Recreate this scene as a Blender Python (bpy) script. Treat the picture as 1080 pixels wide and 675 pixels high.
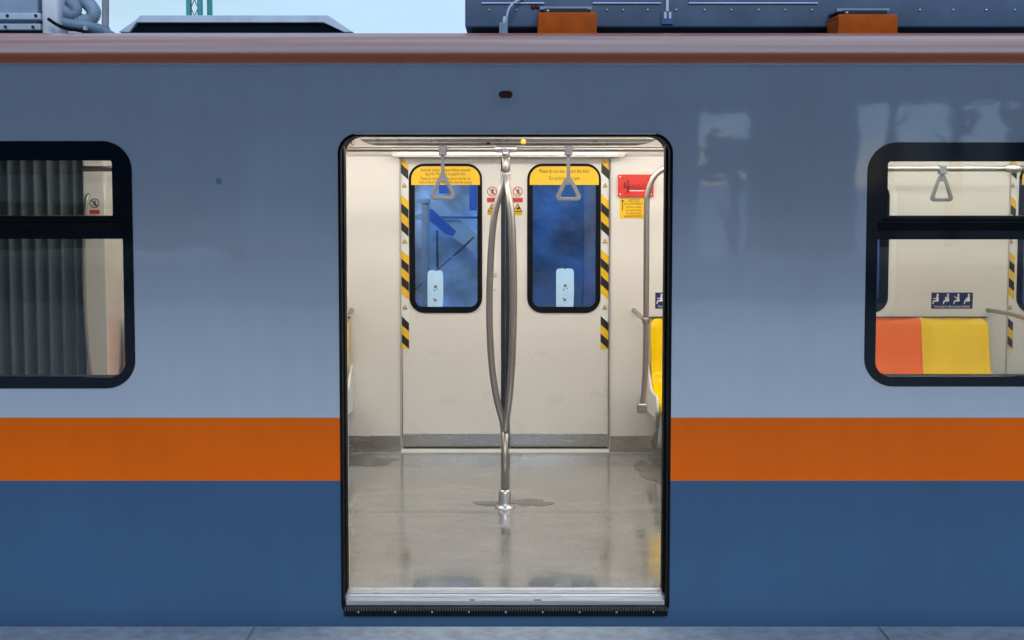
import bpy, bmesh, math, random
from mathutils import Vector, Matrix
from mathutils.geometry import tessellate_polygon
R = math.radians
random.seed(7)
for o in list(bpy.data.objects):
    bpy.data.objects.remove(o)
S = bpy.context.scene
COL = S.collection

# ------------------------------------------------------------------ camera
F, CX, CY, PITCH, DIST, EYE = 1240.0, 533.0, 256.5, R(3.3), 5.0, 1.836
cam_d = bpy.data.cameras.new('camera')
cam = bpy.data.objects.new('camera', cam_d); COL.objects.link(cam)
cam.location = (0, -DIST, EYE)
cam.rotation_euler = (R(90) - PITCH, 0, 0)
cam_d.sensor_width = 36.0
cam_d.lens = 36.0 * F / 1080.0
cam_d.shift_x = (540 - CX) / 1080.0
cam_d.shift_y = -(337.5 - CY) / 1080.0
cam_d.clip_start = 0.05; cam_d.clip_end = 2000
S.camera = cam

def W(px, py, Y):
    """metres of the point seen at photo pixel px, py lying on the vertical plane y = Y"""
    k = (CY - py) / F
    t = (Y + DIST) / (math.cos(PITCH) + math.sin(PITCH) * k)
    return Vector((t * (px - CX) / F, Y, EYE + t * (-math.sin(PITCH) + math.cos(PITCH) * k)))
def WZ(py, Y): return W(CX, py, Y).z
def WX(px, py, Y): return W(px, py, Y).x

# ------------------------------------------------------------------ world, sun, exposure
SUN_EL, SUN_AZ = R(30), R(172)       # azimuth measured from +y towards +x
w = bpy.data.worlds.new('World'); S.world = w; w.use_nodes = True
nt = w.node_tree; nt.nodes.clear()
N = nt.nodes.new; L = nt.links.new
sky = N('ShaderNodeTexSky'); sky.sky_type = 'NISHITA'; sky.sun_disc = False
sky.sun_elevation = SUN_EL; sky.sun_rotation = SUN_AZ
sky.air_density = 1.2; sky.dust_density = 1.0; sky.ozone_density = 2.5
tc = N('ShaderNodeTexCoord')
mp = N('ShaderNodeMapping'); mp.inputs['Scale'].default_value = (1, 1, 3.2)
nz = N('ShaderNodeTexNoise'); nz.inputs['Scale'].default_value = 3.0; nz.inputs['Detail'].default_value = 7; nz.inputs['Roughness'].default_value = 0.55
rp = N('ShaderNodeValToRGB'); rp.color_ramp.elements[0].position = 0.34; rp.color_ramp.elements[1].position = 0.60
mx = N('ShaderNodeMix'); mx.data_type = 'RGBA'
mx.inputs['B'].default_value = (5.0, 7.0, 9.4, 1)
bg = N('ShaderNodeBackground'); bg.inputs['Strength'].default_value = 0.115
ow = N('ShaderNodeOutputWorld')
L(tc.outputs['Generated'], mp.inputs['Vector']); L(mp.outputs['Vector'], nz.inputs['Vector'])
L(nz.outputs['Fac'], rp.inputs['Fac']); L(rp.outputs['Color'], mx.inputs['Factor'])
L(sky.outputs['Color'], mx.inputs['A']); L(mx.outputs['Result'], bg.inputs['Color']); L(bg.outputs['Background'], ow.inputs['Surface'])

sd = bpy.data.lights.new('sun', 'SUN'); sun = bpy.data.objects.new('sun', sd); COL.objects.link(sun)
sd.energy = 1.5; sd.angle = R(26); sd.color = (0.84, 0.92, 1.0)
dirv = Vector((math.sin(SUN_AZ) * math.cos(SUN_EL), math.cos(SUN_AZ) * math.cos(SUN_EL), math.sin(SUN_EL)))
sun.rotation_euler = dirv.to_track_quat('Z', 'Y').to_euler()
S.view_settings.view_transform = 'Standard'; S.view_settings.look = 'None'
S.view_settings.exposure = 0.0; S.view_settings.gamma = 1.0
S.render.engine = 'CYCLES'
S.cycles.max_bounces = 10; S.cycles.transparent_max_bounces = 16; S.cycles.glossy_bounces = 5
S.cycles.sample_clamp_indirect = 6.0
LAMP = 14.4     # ceiling lamp radiance inside the carriage

# ------------------------------------------------------------------ materials
def srgb(r, g, b):
    f = lambda c: (c / 255 / 12.92) if c / 255 <= 0.04045 else ((c / 255 + 0.055) / 1.055) ** 2.4
    return (f(r), f(g), f(b), 1)
def mat(name, col, rough=0.5, metal=0.0, var=0.08, vscale=6.0, rvar=0.08, bump=0.0, bscale=40.0, coat=0.0, coat_r=0.05,
        spec=0.5, stretch=(1, 1, 1), emit=None, estr=0.0, trans=0.0, bdist=0.002, detail=5):
    m = bpy.data.materials.new(name); m.use_nodes = True
    t = m.node_tree; p = t.nodes['Principled BSDF']
    col = tuple(col[:3]) + (1,)
    p.inputs['Metallic'].default_value = metal
    p.inputs['Specular IOR Level'].default_value = spec
    p.inputs['Coat Weight'].default_value = coat; p.inputs['Coat Roughness'].default_value = coat_r
    tc = t.nodes.new('ShaderNodeTexCoord'); mp = t.nodes.new('ShaderNodeMapping'); mp.inputs['Scale'].default_value = stretch
    t.links.new(tc.outputs['Object'], mp.inputs['Vector'])
    nz = t.nodes.new('ShaderNodeTexNoise'); nz.inputs['Scale'].default_value = vscale; nz.inputs['Detail'].default_value = detail
    t.links.new(mp.outputs['Vector'], nz.inputs['Vector'])
    mr = t.nodes.new('ShaderNodeMapRange'); mr.inputs['From Min'].default_value = .3; mr.inputs['From Max'].default_value = .7
    mr.inputs['To Min'].default_value = 1 - var; mr.inputs['To Max'].default_value = 1 + var
    t.links.new(nz.outputs['Fac'], mr.inputs['Value'])
    vm = t.nodes.new('ShaderNodeVectorMath'); vm.operation = 'SCALE'; vm.inputs[0].default_value = col[:3]
    t.links.new(mr.outputs['Result'], vm.inputs['Scale']); t.links.new(vm.outputs['Vector'], p.inputs['Base Color'])
    n2 = t.nodes.new('ShaderNodeTexNoise'); n2.inputs['Scale'].default_value = vscale * 1.7; n2.inputs['Detail'].default_value = 6
    t.links.new(mp.outputs['Vector'], n2.inputs['Vector'])
    m2 = t.nodes.new('ShaderNodeMapRange'); m2.inputs['From Min'].default_value = .3; m2.inputs['From Max'].default_value = .7
    m2.inputs['To Min'].default_value = max(.02, rough - rvar); m2.inputs['To Max'].default_value = min(1, rough + rvar)
    t.links.new(n2.outputs['Fac'], m2.inputs['Value']); t.links.new(m2.outputs['Result'], p.inputs['Roughness'])
    if bump:
        n3 = t.nodes.new('ShaderNodeTexNoise'); n3.inputs['Scale'].default_value = bscale; n3.inputs['Detail'].default_value = 4
        t.links.new(mp.outputs['Vector'], n3.inputs['Vector'])
        b = t.nodes.new('ShaderNodeBump'); b.inputs['Strength'].default_value = bump; b.inputs['Distance'].default_value = bdist
        t.links.new(n3.outputs['Fac'], b.inputs['Height']); t.links.new(b.outputs['Normal'], p.inputs['Normal'])
        if coat: t.links.new(b.outputs['Normal'], p.inputs['Coat Normal'])
    if emit:
        p.inputs['Emission Color'].default_value = tuple(emit[:3]) + (1,); p.inputs['Emission Strength'].default_value = estr
    if trans:
        tr = t.nodes.new('ShaderNodeBsdfTranslucent'); t.links.new(vm.outputs['Vector'], tr.inputs['Color'])
        ms = t.nodes.new('ShaderNodeMixShader'); ms.inputs['Fac'].default_value = trans
        out = t.nodes['Material Output']
        t.links.new(p.outputs['BSDF'], ms.inputs[1]); t.links.new(tr.outputs['BSDF'], ms.inputs[2]); t.links.new(ms.outputs['Shader'], out.inputs['Surface'])
    return m
def glass(name, tint, rough=0.0, ior=1.45, gain=1.0, dirt=0.0):
    m = bpy.data.materials.new(name); m.use_nodes = True
    t = m.node_tree; t.nodes.clear()
    fr = t.nodes.new('ShaderNodeFresnel'); fr.inputs['IOR'].default_value = ior
    mu = t.nodes.new('ShaderNodeMath'); mu.operation = 'MULTIPLY'; mu.inputs[1].default_value = gain; mu.use_clamp = True
    t.links.new(fr.outputs[0], mu.inputs[0])
    a = t.nodes.new('ShaderNodeBsdfTransparent'); a.inputs['Color'].default_value = tuple(tint) + (1,)
    g = t.nodes.new('ShaderNodeBsdfGlossy'); g.inputs['Roughness'].default_value = rough
    tc = t.nodes.new('ShaderNodeTexCoord'); nz = t.nodes.new('ShaderNodeTexNoise'); nz.inputs['Scale'].default_value = 1.7
    t.links.new(tc.outputs['Object'], nz.inputs['Vector'])
    b = t.nodes.new('ShaderNodeBump'); b.inputs['Strength'].default_value = 0.25; b.inputs['Distance'].default_value = 0.004
    t.links.new(nz.outputs['Fac'], b.inputs['Height']); t.links.new(b.outputs['Normal'], g.inputs['Normal'])
    ms = t.nodes.new('ShaderNodeMixShader'); o = t.nodes.new('ShaderNodeOutputMaterial')
    t.links.new(mu.outputs[0], ms.inputs['Fac']); t.links.new(a.outputs[0], ms.inputs[1]); t.links.new(g.outputs[0], ms.inputs[2])
    d = t.nodes.new('ShaderNodeBsdfDiffuse'); d.inputs['Color'].default_value = (.55, .62, .70, 1)
    n2 = t.nodes.new('ShaderNodeTexNoise'); n2.inputs['Scale'].default_value = 9; n2.inputs['Detail'].default_value = 8; n2.inputs['Roughness'].default_value = .7
    t.links.new(tc.outputs['Object'], n2.inputs['Vector'])
    dr_ = t.nodes.new('ShaderNodeMapRange'); dr_.inputs['From Min'].default_value = .35; dr_.inputs['From Max'].default_value = .75; dr_.inputs['To Min'].default_value = dirt * .5; dr_.inputs['To Max'].default_value = dirt * 2.4
    t.links.new(n2.outputs['Fac'], dr_.inputs['Value'])
    m3 = t.nodes.new('ShaderNodeMixShader'); t.links.new(dr_.outputs[0], m3.inputs['Fac']); t.links.new(ms.outputs[0], m3.inputs[1]); t.links.new(d.outputs[0], m3.inputs[2])
    t.links.new(m3.outputs[0], o.inputs['Surface'])
    return m

Z_OR_TOP, Z_OR_BOT = WZ(440.5, 0), WZ(507, 0)
def body_paint():
    m = mat('carriage paint', (.5, .5, .5), rough=.42, var=.05, vscale=1.4, rvar=.05, bump=.3, bscale=1.1, bdist=.006, coat=.65, coat_r=.032, stretch=(1, 1, 1.6), spec=.08)
    t = m.node_tree; p = t.nodes['Principled BSDF']
    vm = [n for n in t.nodes if n.type == 'VECT_MATH'][0]
    tc = [n for n in t.nodes if n.type == 'TEX_COORD'][0]
    sx = t.nodes.new('ShaderNodeSeparateXYZ'); t.links.new(tc.outputs['Object'], sx.inputs[0])
    def lt(z):
        g = t.nodes.new('ShaderNodeMath'); g.operation = 'GREATER_THAN'; g.inputs[1].default_value = z
        t.links.new(sx.outputs['Z'], g.inputs[0]); return g
    a, b = lt(Z_OR_BOT), lt(Z_OR_TOP)
    m1 = t.nodes.new('ShaderNodeMix'); m1.data_type = 'RGBA'; m1.inputs['A'].default_value = PAINT_BLUE; m1.inputs['B'].default_value = PAINT_ORANGE
    m2 = t.nodes.new('ShaderNodeMix'); m2.data_type = 'RGBA'; m2.inputs['B'].default_value = PAINT_GREY
    t.links.new(a.outputs[0], m1.inputs['Factor']); t.links.new(b.outputs[0], m2.inputs['Factor']); t.links.new(m1.outputs['Result'], m2.inputs['A'])
    # clear lacquer on the grey upper paint, satin film on the bands below
    cw = t.nodes.new('ShaderNodeMapRange'); cw.inputs['To Min'].default_value = .12; cw.inputs['To Max'].default_value = 1.0
    t.links.new(b.outputs[0], cw.inputs['Value']); t.links.new(cw.outputs[0], p.inputs['Coat Weight']); p.inputs['Coat IOR'].default_value = 1.85
    # faint wiped grime: fine vertical streaks
    mp = t.nodes.new('ShaderNodeMapping'); mp.inputs['Scale'].default_value = (4, 4, .6)
    nz = t.nodes.new('ShaderNodeTexNoise'); nz.inputs['Scale'].default_value = 3; nz.inputs['Detail'].default_value = 8
    t.links.new(tc.outputs['Object'], mp.inputs[0]); t.links.new(mp.outputs[0], nz.inputs['Vector'])
    mr = t.nodes.new('ShaderNodeMapRange'); mr.inputs['To Min'].default_value = .93; mr.inputs['To Max'].default_value = 1.05
    t.links.new(nz.outputs['Fac'], mr.inputs['Value'])
    v2 = t.nodes.new('ShaderNodeVectorMath'); v2.operation = 'SCALE'
    t.links.new(m2.outputs['Result'], v2.inputs[0]); t.links.new(mr.outputs[0], v2.inputs['Scale'])
    t.links.new(v2.outputs[0], vm.inputs[0])
    return m
PAINT_BLUE = (.054, .118, .225, 1)
PAINT_ORANGE = (.92, .150, .0006, 1)
PAINT_GREY = (.51, .565, .645, 1)

M = {}
M['body'] = body_paint()
M['orange_roof'] = mat('orange roof edge paint', (.92, .17, .03), rough=.30, var=.03, spec=.2, vscale=2, rvar=.06, coat=1, coat_r=.22, stretch=(.3, 1, 1))
M['orange_bracket'] = mat('orange bracket paint', (.58, .105, .006), rough=.5, var=.15, spec=.2, vscale=14, bump=.2)
M['roof'] = mat('grey roof sheet', (.25, .28, .32), rough=.6, var=.15)
M['rubber'] = mat('black rubber', (.005, .006, .008), rough=.6, var=.2, spec=.12)
M['frit'] = mat('black window border', (.005, .008, .014), rough=.08, rvar=.02, var=.1, spec=.35)
M['alu'] = mat('brushed aluminium', (.62, .63, .66), rough=.33, metal=.9, var=.10, vscale=9, stretch=(.4, 8, 8), rvar=.08)
M['sill'] = mat('worn aluminium sill', (.50, .51, .54), rough=.42, metal=.55, var=.14, vscale=7, stretch=(.5, 9, 9), rvar=.10)
M['steel'] = mat('brushed stainless steel', (.43, .41, .38), rough=.36, metal=1, var=.025, vscale=10, rvar=.03, stretch=(6, 6, .7))
M['hood'] = mat('grey brown header skin', (.20, .185, .165), rough=.3, metal=.5, var=.05)
M['ribs'] = mat('worn rubber ribs', (.06, .06, .065), rough=.7, var=.4, vscale=60)
M['reflected_panel'] = mat('pale reflected panel', (.50, .56, .64), rough=.7, var=.12, vscale=.6)
M['rail'] = mat('satin steel rail', (.43, .41, .375), rough=.34, metal=1, var=.025, vscale=10, rvar=.03, stretch=(.7, 6, 6))
M['kick'] = mat('stainless kick plate', (.41, .40, .38), rough=.27, metal=1, var=.03, vscale=3, rvar=.02, stretch=(.8, 4, 5))
M['cream'] = mat('cream interior panel', (.70, .675, .63), rough=.32, var=.025, vscale=3, rvar=.05, bump=.12, bscale=2.0, bdist=.006)
M['door_cream'] = mat('cream door skin', (.70, .675, .635), rough=.30, var=.025, vscale=2.5, rvar=.05, bump=.12, bscale=1.6, bdist=.006)
M['post'] = mat('grey door post', (.42, .41, .39), rough=.4, var=.05)
M['ceil'] = mat('white ceiling', (.78, .77, .74), rough=.5, var=.03)
M['lamp'] = mat('ceiling lamp diffuser', (.9, .9, .9), rough=.4, var=.02, emit=(1, .945, .86), estr=LAMP)
M['strip'] = mat('lit strip', (.9, .9, .9), rough=.4, var=.02, emit=(1, .95, .88), estr=.75)
M['seal'] = mat('dark door seal', (.012, .014, .018), rough=.5, var=.2)
M['glass'] = glass('side window glass', (.86, .88, .86), ior=1.5, gain=1.15, dirt=.004)
M['dglass'] = glass('door window glass', (.80, .90, .97), ior=1.45, gain=1.15, dirt=.018)
M['yellow'] = mat('yellow sticker', (.83, .50, .012), rough=.4, var=.05)
M['black'] = mat('black print', (.012, .012, .012), rough=.45, var=.2)
M['darkprint'] = mat('brown black print', (.05, .03, .01), rough=.5, var=.2)
M['white'] = mat('white sticker', (.75, .75, .73), rough=.4, var=.04)
M['paper'] = mat('daylight tinted paper notice', (.42, .66, .92), rough=.6, var=.05, vscale=20)  # blue of the daylight behind the white paper is put in the colour
M['red'] = mat('red cover', (.62, .035, .022), rough=.32, var=.05)
M['darkred'] = mat('dark red print', (.22, .012, .010), rough=.4, var=.1)
M['redprint'] = mat('red print', (.55, .05, .04), rough=.4, var=.1)
M['navy'] = mat('navy sign', (.012, .022, .11), rough=.35, var=.1)
M['seat_y'] = mat('yellow moulded seat', (.92, .62, .001), spec=.1, rough=.24, var=.04, vscale=3, coat=.32, coat_r=.05, rvar=.05)
M['seat_o'] = mat('orange moulded seat', (.90, .16, .001), spec=.1, rough=.24, var=.04, vscale=3, coat=.32, coat_r=.05, rvar=.05)
M['bench_base'] = mat('pale grey bench base', (.50, .50, .49), rough=.45, var=.05)
M['strap'] = mat('grey strap plastic', (.20, .21, .22), rough=.42, var=.08, vscale=30)
M['strapweb'] = mat('strap webbing', (.20, .21, .23), rough=.7, var=.15, vscale=60)
M['bellows'] = mat('grey bellows rubber', (.125, .155, .168), rough=.5, var=.18, vscale=7, stretch=(6, 6, .5), rvar=.1)
M['concrete'] = mat('platform concrete tile', (.27, .33, .42), rough=.6, var=.22, vscale=16, detail=10, rvar=.12, bump=.3, bscale=90)
M['joint'] = mat('tile joint', (.16, .17, .19), rough=.8, var=.2)
M['ballast'] = mat('pale concrete trackbed', (.27, .315, .38), rough=.9, var=.22, vscale=3, bump=.5, bscale=20, bdist=.02)
M['dark_navy'] = mat('dark navy equipment paint', (.045, .085, .16), rough=.45, var=.22, vscale=5, bump=.15)
M['dark'] = mat('shadowed black metal', (.012, .014, .02), rough=.6, var=.2)
M['grille'] = mat('blue grille mesh', (.035, .09, .24), rough=.5, var=.2)
M['lt_metal'] = mat('light blue grey metal', (.48, .57, .68), rough=.45, var=.12, vscale=8, bump=.2)
M['ac'] = mat('grey air conditioner paint', (.26, .34, .46), rough=.45, var=.15, vscale=6)
M['pale'] = mat('pale cover paint', (.66, .68, .74), rough=.5, var=.08)
M['hose'] = mat('grey corrugated hose', (.20, .27, .38), rough=.5, var=.15, vscale=12)
M['teal'] = mat('teal painted steel', (.02, .24, .26), rough=.5, var=.15)
M['mast'] = mat('weathered grey post', (.20, .20, .22), rough=.7, var=.2, vscale=10, stretch=(2, 2, .4))
M['rod'] = mat('dark blue rod', (.03, .045, .11), rough=.6)
M['tarp_l'] = mat('pale blue plastic sheet', (.48, .64, .84), rough=.4, var=.75, vscale=2.3, bump=.9, bscale=2.5, bdist=.08, trans=.35, detail=9)
M['tarp_r'] = mat('dark blue plastic sheet', (.025, .15, .40), rough=.42, var=.75, vscale=2.4, bump=.8, bscale=3, bdist=.06, trans=.3, detail=8)
M['blue_print'] = mat('bright blue strip', (.01, .12, .60), rough=.4, var=.1)
M['blue_steel'] = mat('pale blue steel', (.38, .52, .70), rough=.5, var=.12)
M['canopy'] = mat('dark canopy underside', (.055, .065, .08), rough=.8, var=.15)
M['building'] = mat('pale station wall', (.30, .34, .40), rough=.8, var=.12, vscale=2)
M['leaf'] = mat('dark green leaves', (.035, .07, .028), rough=.6, var=.4, vscale=3)
M['bark'] = mat('tree bark', (.09, .07, .05), rough=.9, var=.3)
M['orange_lamp'] = mat('amber indicator', (.8, .35, .02), rough=.3, var=.05, emit=(1, .45, .05), estr=1.2)
M['reddot'] = mat('dark red lens', (.09, .01, .012), rough=.2, var=.1)

M['orange_roof'].node_tree.nodes['Principled BSDF'].inputs['Coat IOR'].default_value = 3.8
def floor_mat():
    m = bpy.data.materials.new('wet grey vinyl floor'); m.use_nodes = True
    t = m.node_tree; p = t.nodes['Principled BSDF']; n = t.nodes.new; l = t.links.new
    tc = n('ShaderNodeTexCoord')
    big = n('ShaderNodeTexNoise'); big.inputs['Scale'].default_value = 2.2; big.inputs['Detail'].default_value = 6; big.inputs['Roughness'].default_value = .6
    fine = n('ShaderNodeTexNoise'); fine.inputs['Scale'].default_value = 130; fine.inputs['Detail'].default_value = 3
    st = n('ShaderNodeMapping'); st.inputs['Scale'].default_value = (1.0, 2.2, 1)
    mid = n('ShaderNodeTexNoise'); mid.inputs['Scale'].default_value = 4; mid.inputs['Detail'].default_value = 7
    l(tc.outputs['Object'], big.inputs['Vector']); l(tc.outputs['Object'], fine.inputs['Vector']); l(tc.outputs['Object'], st.inputs[0]); l(st.outputs[0], mid.inputs['Vector'])
    r1 = n('ShaderNodeValToRGB'); r1.color_ramp.elements[0].position = .3; r1.color_ramp.elements[1].position = .72
    r1.color_ramp.elements[0].color = (.185, .188, .188, 1); r1.color_ramp.elements[1].color = (.26, .262, .258, 1)
    l(big.outputs['Fac'], r1.inputs['Fac'])
    mr = n('ShaderNodeMapRange'); mr.inputs['From Min'].default_value = .35; mr.inputs['From Max'].default_value = .65; mr.inputs['To Min'].default_value = .82; mr.inputs['To Max'].default_value = 1.16
    l(fine.outputs['Fac'], mr.inputs['Value'])
    m2 = n('ShaderNodeMapRange'); m2.inputs['From Min'].default_value = .3; m2.inputs['From Max'].default_value = .7; m2.inputs['To Min'].default_value = .88; m2.inputs['To Max'].default_value = 1.1
    l(mid.outputs['Fac'], m2.inputs['Value'])
    mm = n('ShaderNodeMath'); mm.operation = 'MULTIPLY'; l(mr.outputs[0], mm.inputs[0]); l(m2.outputs[0], mm.inputs[1])
    vs = n('ShaderNodeVectorMath'); vs.operation = 'SCALE'; l(r1.outputs['Color'], vs.inputs[0]); l(mm.outputs[0], vs.inputs['Scale'])
    l(vs.outputs[0], p.inputs['Base Color'])
    rr = n('ShaderNodeMapRange'); rr.inputs['From Min'].default_value = .32; rr.inputs['From Max'].default_value = .66; rr.inputs['To Min'].default_value = .08; rr.inputs['To Max'].default_value = .22
    l(mid.outputs['Fac'], rr.inputs['Value']); l(rr.outputs[0], p.inputs['Roughness'])
    rip = n('ShaderNodeTexNoise'); rip.inputs['Scale'].default_value = 16; rip.inputs['Detail'].default_value = 3; l(tc.outputs['Object'], rip.inputs['Vector'])
    b = n('ShaderNodeBump'); b.inputs['Strength'].default_value = .25; b.inputs['Distance'].default_value = .0025
    l(rip.outputs['Fac'], b.inputs['Height']); l(b.outputs[0], p.inputs['Normal'])
    p.inputs['Specular IOR Level'].default_value = .6
    p.inputs['Coat Weight'].default_value = .95; p.inputs['Coat Roughness'].default_value = .045
    l(b.outputs[0], p.inputs['Coat Normal'])
    return m
M['floor'] = floor_mat()
M['puddle'] = mat('thin water on the floor', (.145, .143, .135), rough=.05, rvar=.02, var=.1, spec=.6)

# ------------------------------------------------------------------ mesh helpers
class MB:
    def __init__(s): s.v = []; s.f = []; s.m = []; s.mats = []; s.sm = []
    def mi(s, m):
        if m not in s.mats: s.mats.append(m)
        return s.mats.index(m)
    def add(s, vs, fs, m, smooth=False):
        b = len(s.v); k = s.mi(m)
        s.v += [tuple(v) for v in vs]
        for f in fs: s.f.append(tuple(i + b for i in f)); s.m.append(k); s.sm.append(smooth)
        return s
    def box(s, a, b, m, taper=0):
        x0, y0, z0 = a; x1, y1, z1 = b
        vs = [(x0, y0, z0), (x1, y0, z0), (x1, y1, z0), (x0, y1, z0), (x0 + taper, y0 + taper, z1), (x1 - taper, y0 + taper, z1), (x1 - taper, y1 - taper, z1), (x0 + taper, y1 - taper, z1)]
        return s.add(vs, [(0, 3, 2, 1), (4, 5, 6, 7), (0, 1, 5, 4), (1, 2, 6, 5), (2, 3, 7, 6), (3, 0, 4, 7)], m)
    def plate(s, outer, y0, y1, m, holes=(), axis='y'):
        """polygon in x,z with holes, extruded from y0 (front, towards the platform) to y1; axis 'x': polygon in y,z extruded along x; 'z': in x,y along z"""
        loops = [list(outer)] + [list(h) for h in holes]
        tris = tessellate_polygon([[Vector((a, b, 0)) for a, b in lp] for lp in loops])
        flat = [p for lp in loops for p in lp]; n = len(flat)
        def P(p, y):
            return (p[0], y, p[1]) if axis == 'y' else ((y, p[0], p[1]) if axis == 'x' else (p[0], p[1], y))
        vs = [P(p, y0) for p in flat] + [P(p, y1) for p in flat]
        fs = []
        for t in tris: fs += [tuple(t), tuple(i + n for i in reversed(t))]
        o = 0
        for lp in loops:
            k = len(lp)
            for i in range(k): j = (i + 1) % k; fs.append((o + i, o + j, o + j + n, o + i + n))
            o += k
        return s.add(vs, fs, m)
    def flat(s, poly, y, m):      # one-sided thin print
        return s.plate(poly, y, y + .0006, m)
    def tube(s, pts, r, m, n=14, caps=True, smooth=True):
        pts = [Vector(p) for p in pts]; rs = r if isinstance(r, (list, tuple)) else [r] * len(pts)
        vs = []; fs = []; prev = None
        for i, p in enumerate(pts):
            d = (pts[min(i + 1, len(pts) - 1)] - pts[max(i - 1, 0)]).normalized()
            if prev is None:
                a = Vector((0, 0, 1)) if abs(d.z) < .9 else Vector((1, 0, 0)); u = d.cross(a).normalized()
            else: u = (prev - d * prev.dot(d)).normalized()
            prev = u; v = d.cross(u)
            for k in range(n):
                t = 2 * math.pi * k / n; vs.append(p + (u * math.cos(t) + v * math.sin(t)) * rs[i])
        for i in range(len(pts) - 1):
            for k in range(n): q = (k + 1) % n; fs.append((i * n + k, i * n + q, (i + 1) * n + q, (i + 1) * n + k))
        if caps: fs.append(tuple(range(n))[::-1]); fs.append(tuple((len(pts) - 1) * n + k for k in range(n)))
        return s.add(vs, fs, m, smooth)
    def cyl(s, c, ax, r, h, m, n=16, r2=None):
        c = Vector(c); ax = Vector(ax).normalized()
        return s.tube([c, c + ax * h], [r, r2 if r2 is not None else r], m, n)
    def lathe(s, c, prof, m, n=24):
        vs = []; fs = []
        for r, z in prof:
            for k in range(n): t = 2 * math.pi * k / n; vs.append((c[0] + r * math.cos(t), c[1] + r * math.sin(t), c[2] + z))
        for i in range(len(prof) - 1):
            for k in range(n): q = (k + 1) % n; fs.append((i * n + k, i * n + q, (i + 1) * n + q, (i + 1) * n + k))
        return s.add(vs, fs, m, True)
    def text(s, txt, x, z, y, size, m, width=None, align='CENTER'):
        c = bpy.data.curves.new('t', 'FONT'); c.body = txt; c.size = size; c.align_x = align; c.align_y = 'CENTER'; c.resolution_u = 2
        o = bpy.data.objects.new('t', c); COL.objects.link(o)
        bpy.context.view_layer.update()
        me = bpy.data.meshes.new_from_object(o.evaluated_get(bpy.context.evaluated_depsgraph_get()))
        wd = max((v.co.x for v in me.vertices), default=1) - min((v.co.x for v in me.vertices), default=0)
        k = width / wd if width else 1
        s.add([(x + v.co.x * k, y, z + v.co.y) for v in me.vertices], [tuple(p.vertices) for p in me.polygons], m)
        bpy.data.objects.remove(o); bpy.data.meshes.remove(me)
        return s
    def build(s, name, parent=None, bevel=0, seg=2, loc=None, smooth_all=False):
        me = bpy.data.meshes.new(name); me.from_pydata(s.v, [], s.f)
        for m in s.mats: me.materials.append(M[m])
        for p, k, q in zip(me.polygons, s.m, s.sm): p.material_index = k; p.use_smooth = q or smooth_all
        bm = bmesh.new(); bm.from_mesh(me); bmesh.ops.recalc_face_normals(bm, faces=bm.faces); bm.to_mesh(me); bm.free()
        if loc is not None:
            me.transform(Matrix.Translation(-Vector(loc)))
        o = bpy.data.objects.new(name, me); COL.objects.link(o)
        if loc is not None: o.location = loc
        if parent:
            o.parent = parent
            # parts are modelled in world metres; take the parents' offsets out again
            off = Vector((0, 0, 0)); p = parent
            while p: off += p.location; p = p.parent
            o.location = (Vector(loc) if loc is not None else Vector((0, 0, 0))) - off
        if bevel:
            b = o.modifiers.new('edge', 'BEVEL'); b.width = bevel; b.segments = seg; b.limit_method = 'ANGLE'; b.angle_limit = R(40)
            b.harden_normals = False
        return o

def tag(o, label=None, cat=None, group=None, kind=None):
    for k, v in (('label', label), ('category', cat), ('group', group), ('kind', kind)):
        if v: o[k] = v
    return o
def thing(name, label, cat, loc=(0, 0, 0), group=None):
    o = bpy.data.objects.new(name, None); COL.objects.link(o); o.location = loc; o.empty_display_size = .1
    return tag(o, label, cat, group)
def copy_tree(o, parent=None):
    c = o.copy(); COL.objects.link(c); c.parent = parent
    for ch in list(o.children): copy_tree(ch, c)
    return c
def rr(x0, z0, x1, z1, r, n=8):
    """rounded rectangle; r one radius or (bl, br, tr, tl)"""
    rs = r if isinstance(r, (tuple, list)) else (r,) * 4
    out = []
    for (cx, cz, sx, sz, a0), q in zip(((x0, z0, 1, 1, 180), (x1, z0, -1, 1, 270), (x1, z1, -1, -1, 0), (x0, z1, 1, -1, 90)), rs):
        if q <= 0: out.append((cx, cz)); continue
        for i in range(n + 1):
            a = R(a0 + 90 * i / n); out.append((cx + sx * q + q * math.cos(a), cz + sz * q + q * math.sin(a)))
    return out
def prr(p0, p1, Y, r, n=8):
    """rounded rectangle from photo corners (px,py) top-left and bottom-right on plane y=Y, r in metres"""
    a = W(p0[0], p1[1], Y); b = W(p1[0], p0[1], Y)
    return rr(a.x, a.z, b.x, b.z, r, n)
def smooth_path(pts, n=8):
    """Catmull-Rom through the points"""
    pts = [Vector(p) for p in pts]; P = [pts[0] * 2 - pts[1]] + pts + [pts[-1] * 2 - pts[-2]]; out = []
    for i in range(1, len(P) - 2):
        for k in range(n):
            t = k / n; a, b, c, d = P[i - 1:i + 3]
            out.append(.5 * ((2 * b) + (c - a) * t + (2 * a - 5 * b + 4 * c - d) * t * t + (3 * b - a - 3 * c + d) * t ** 3))
    out.append(pts[-1]); return out

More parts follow.
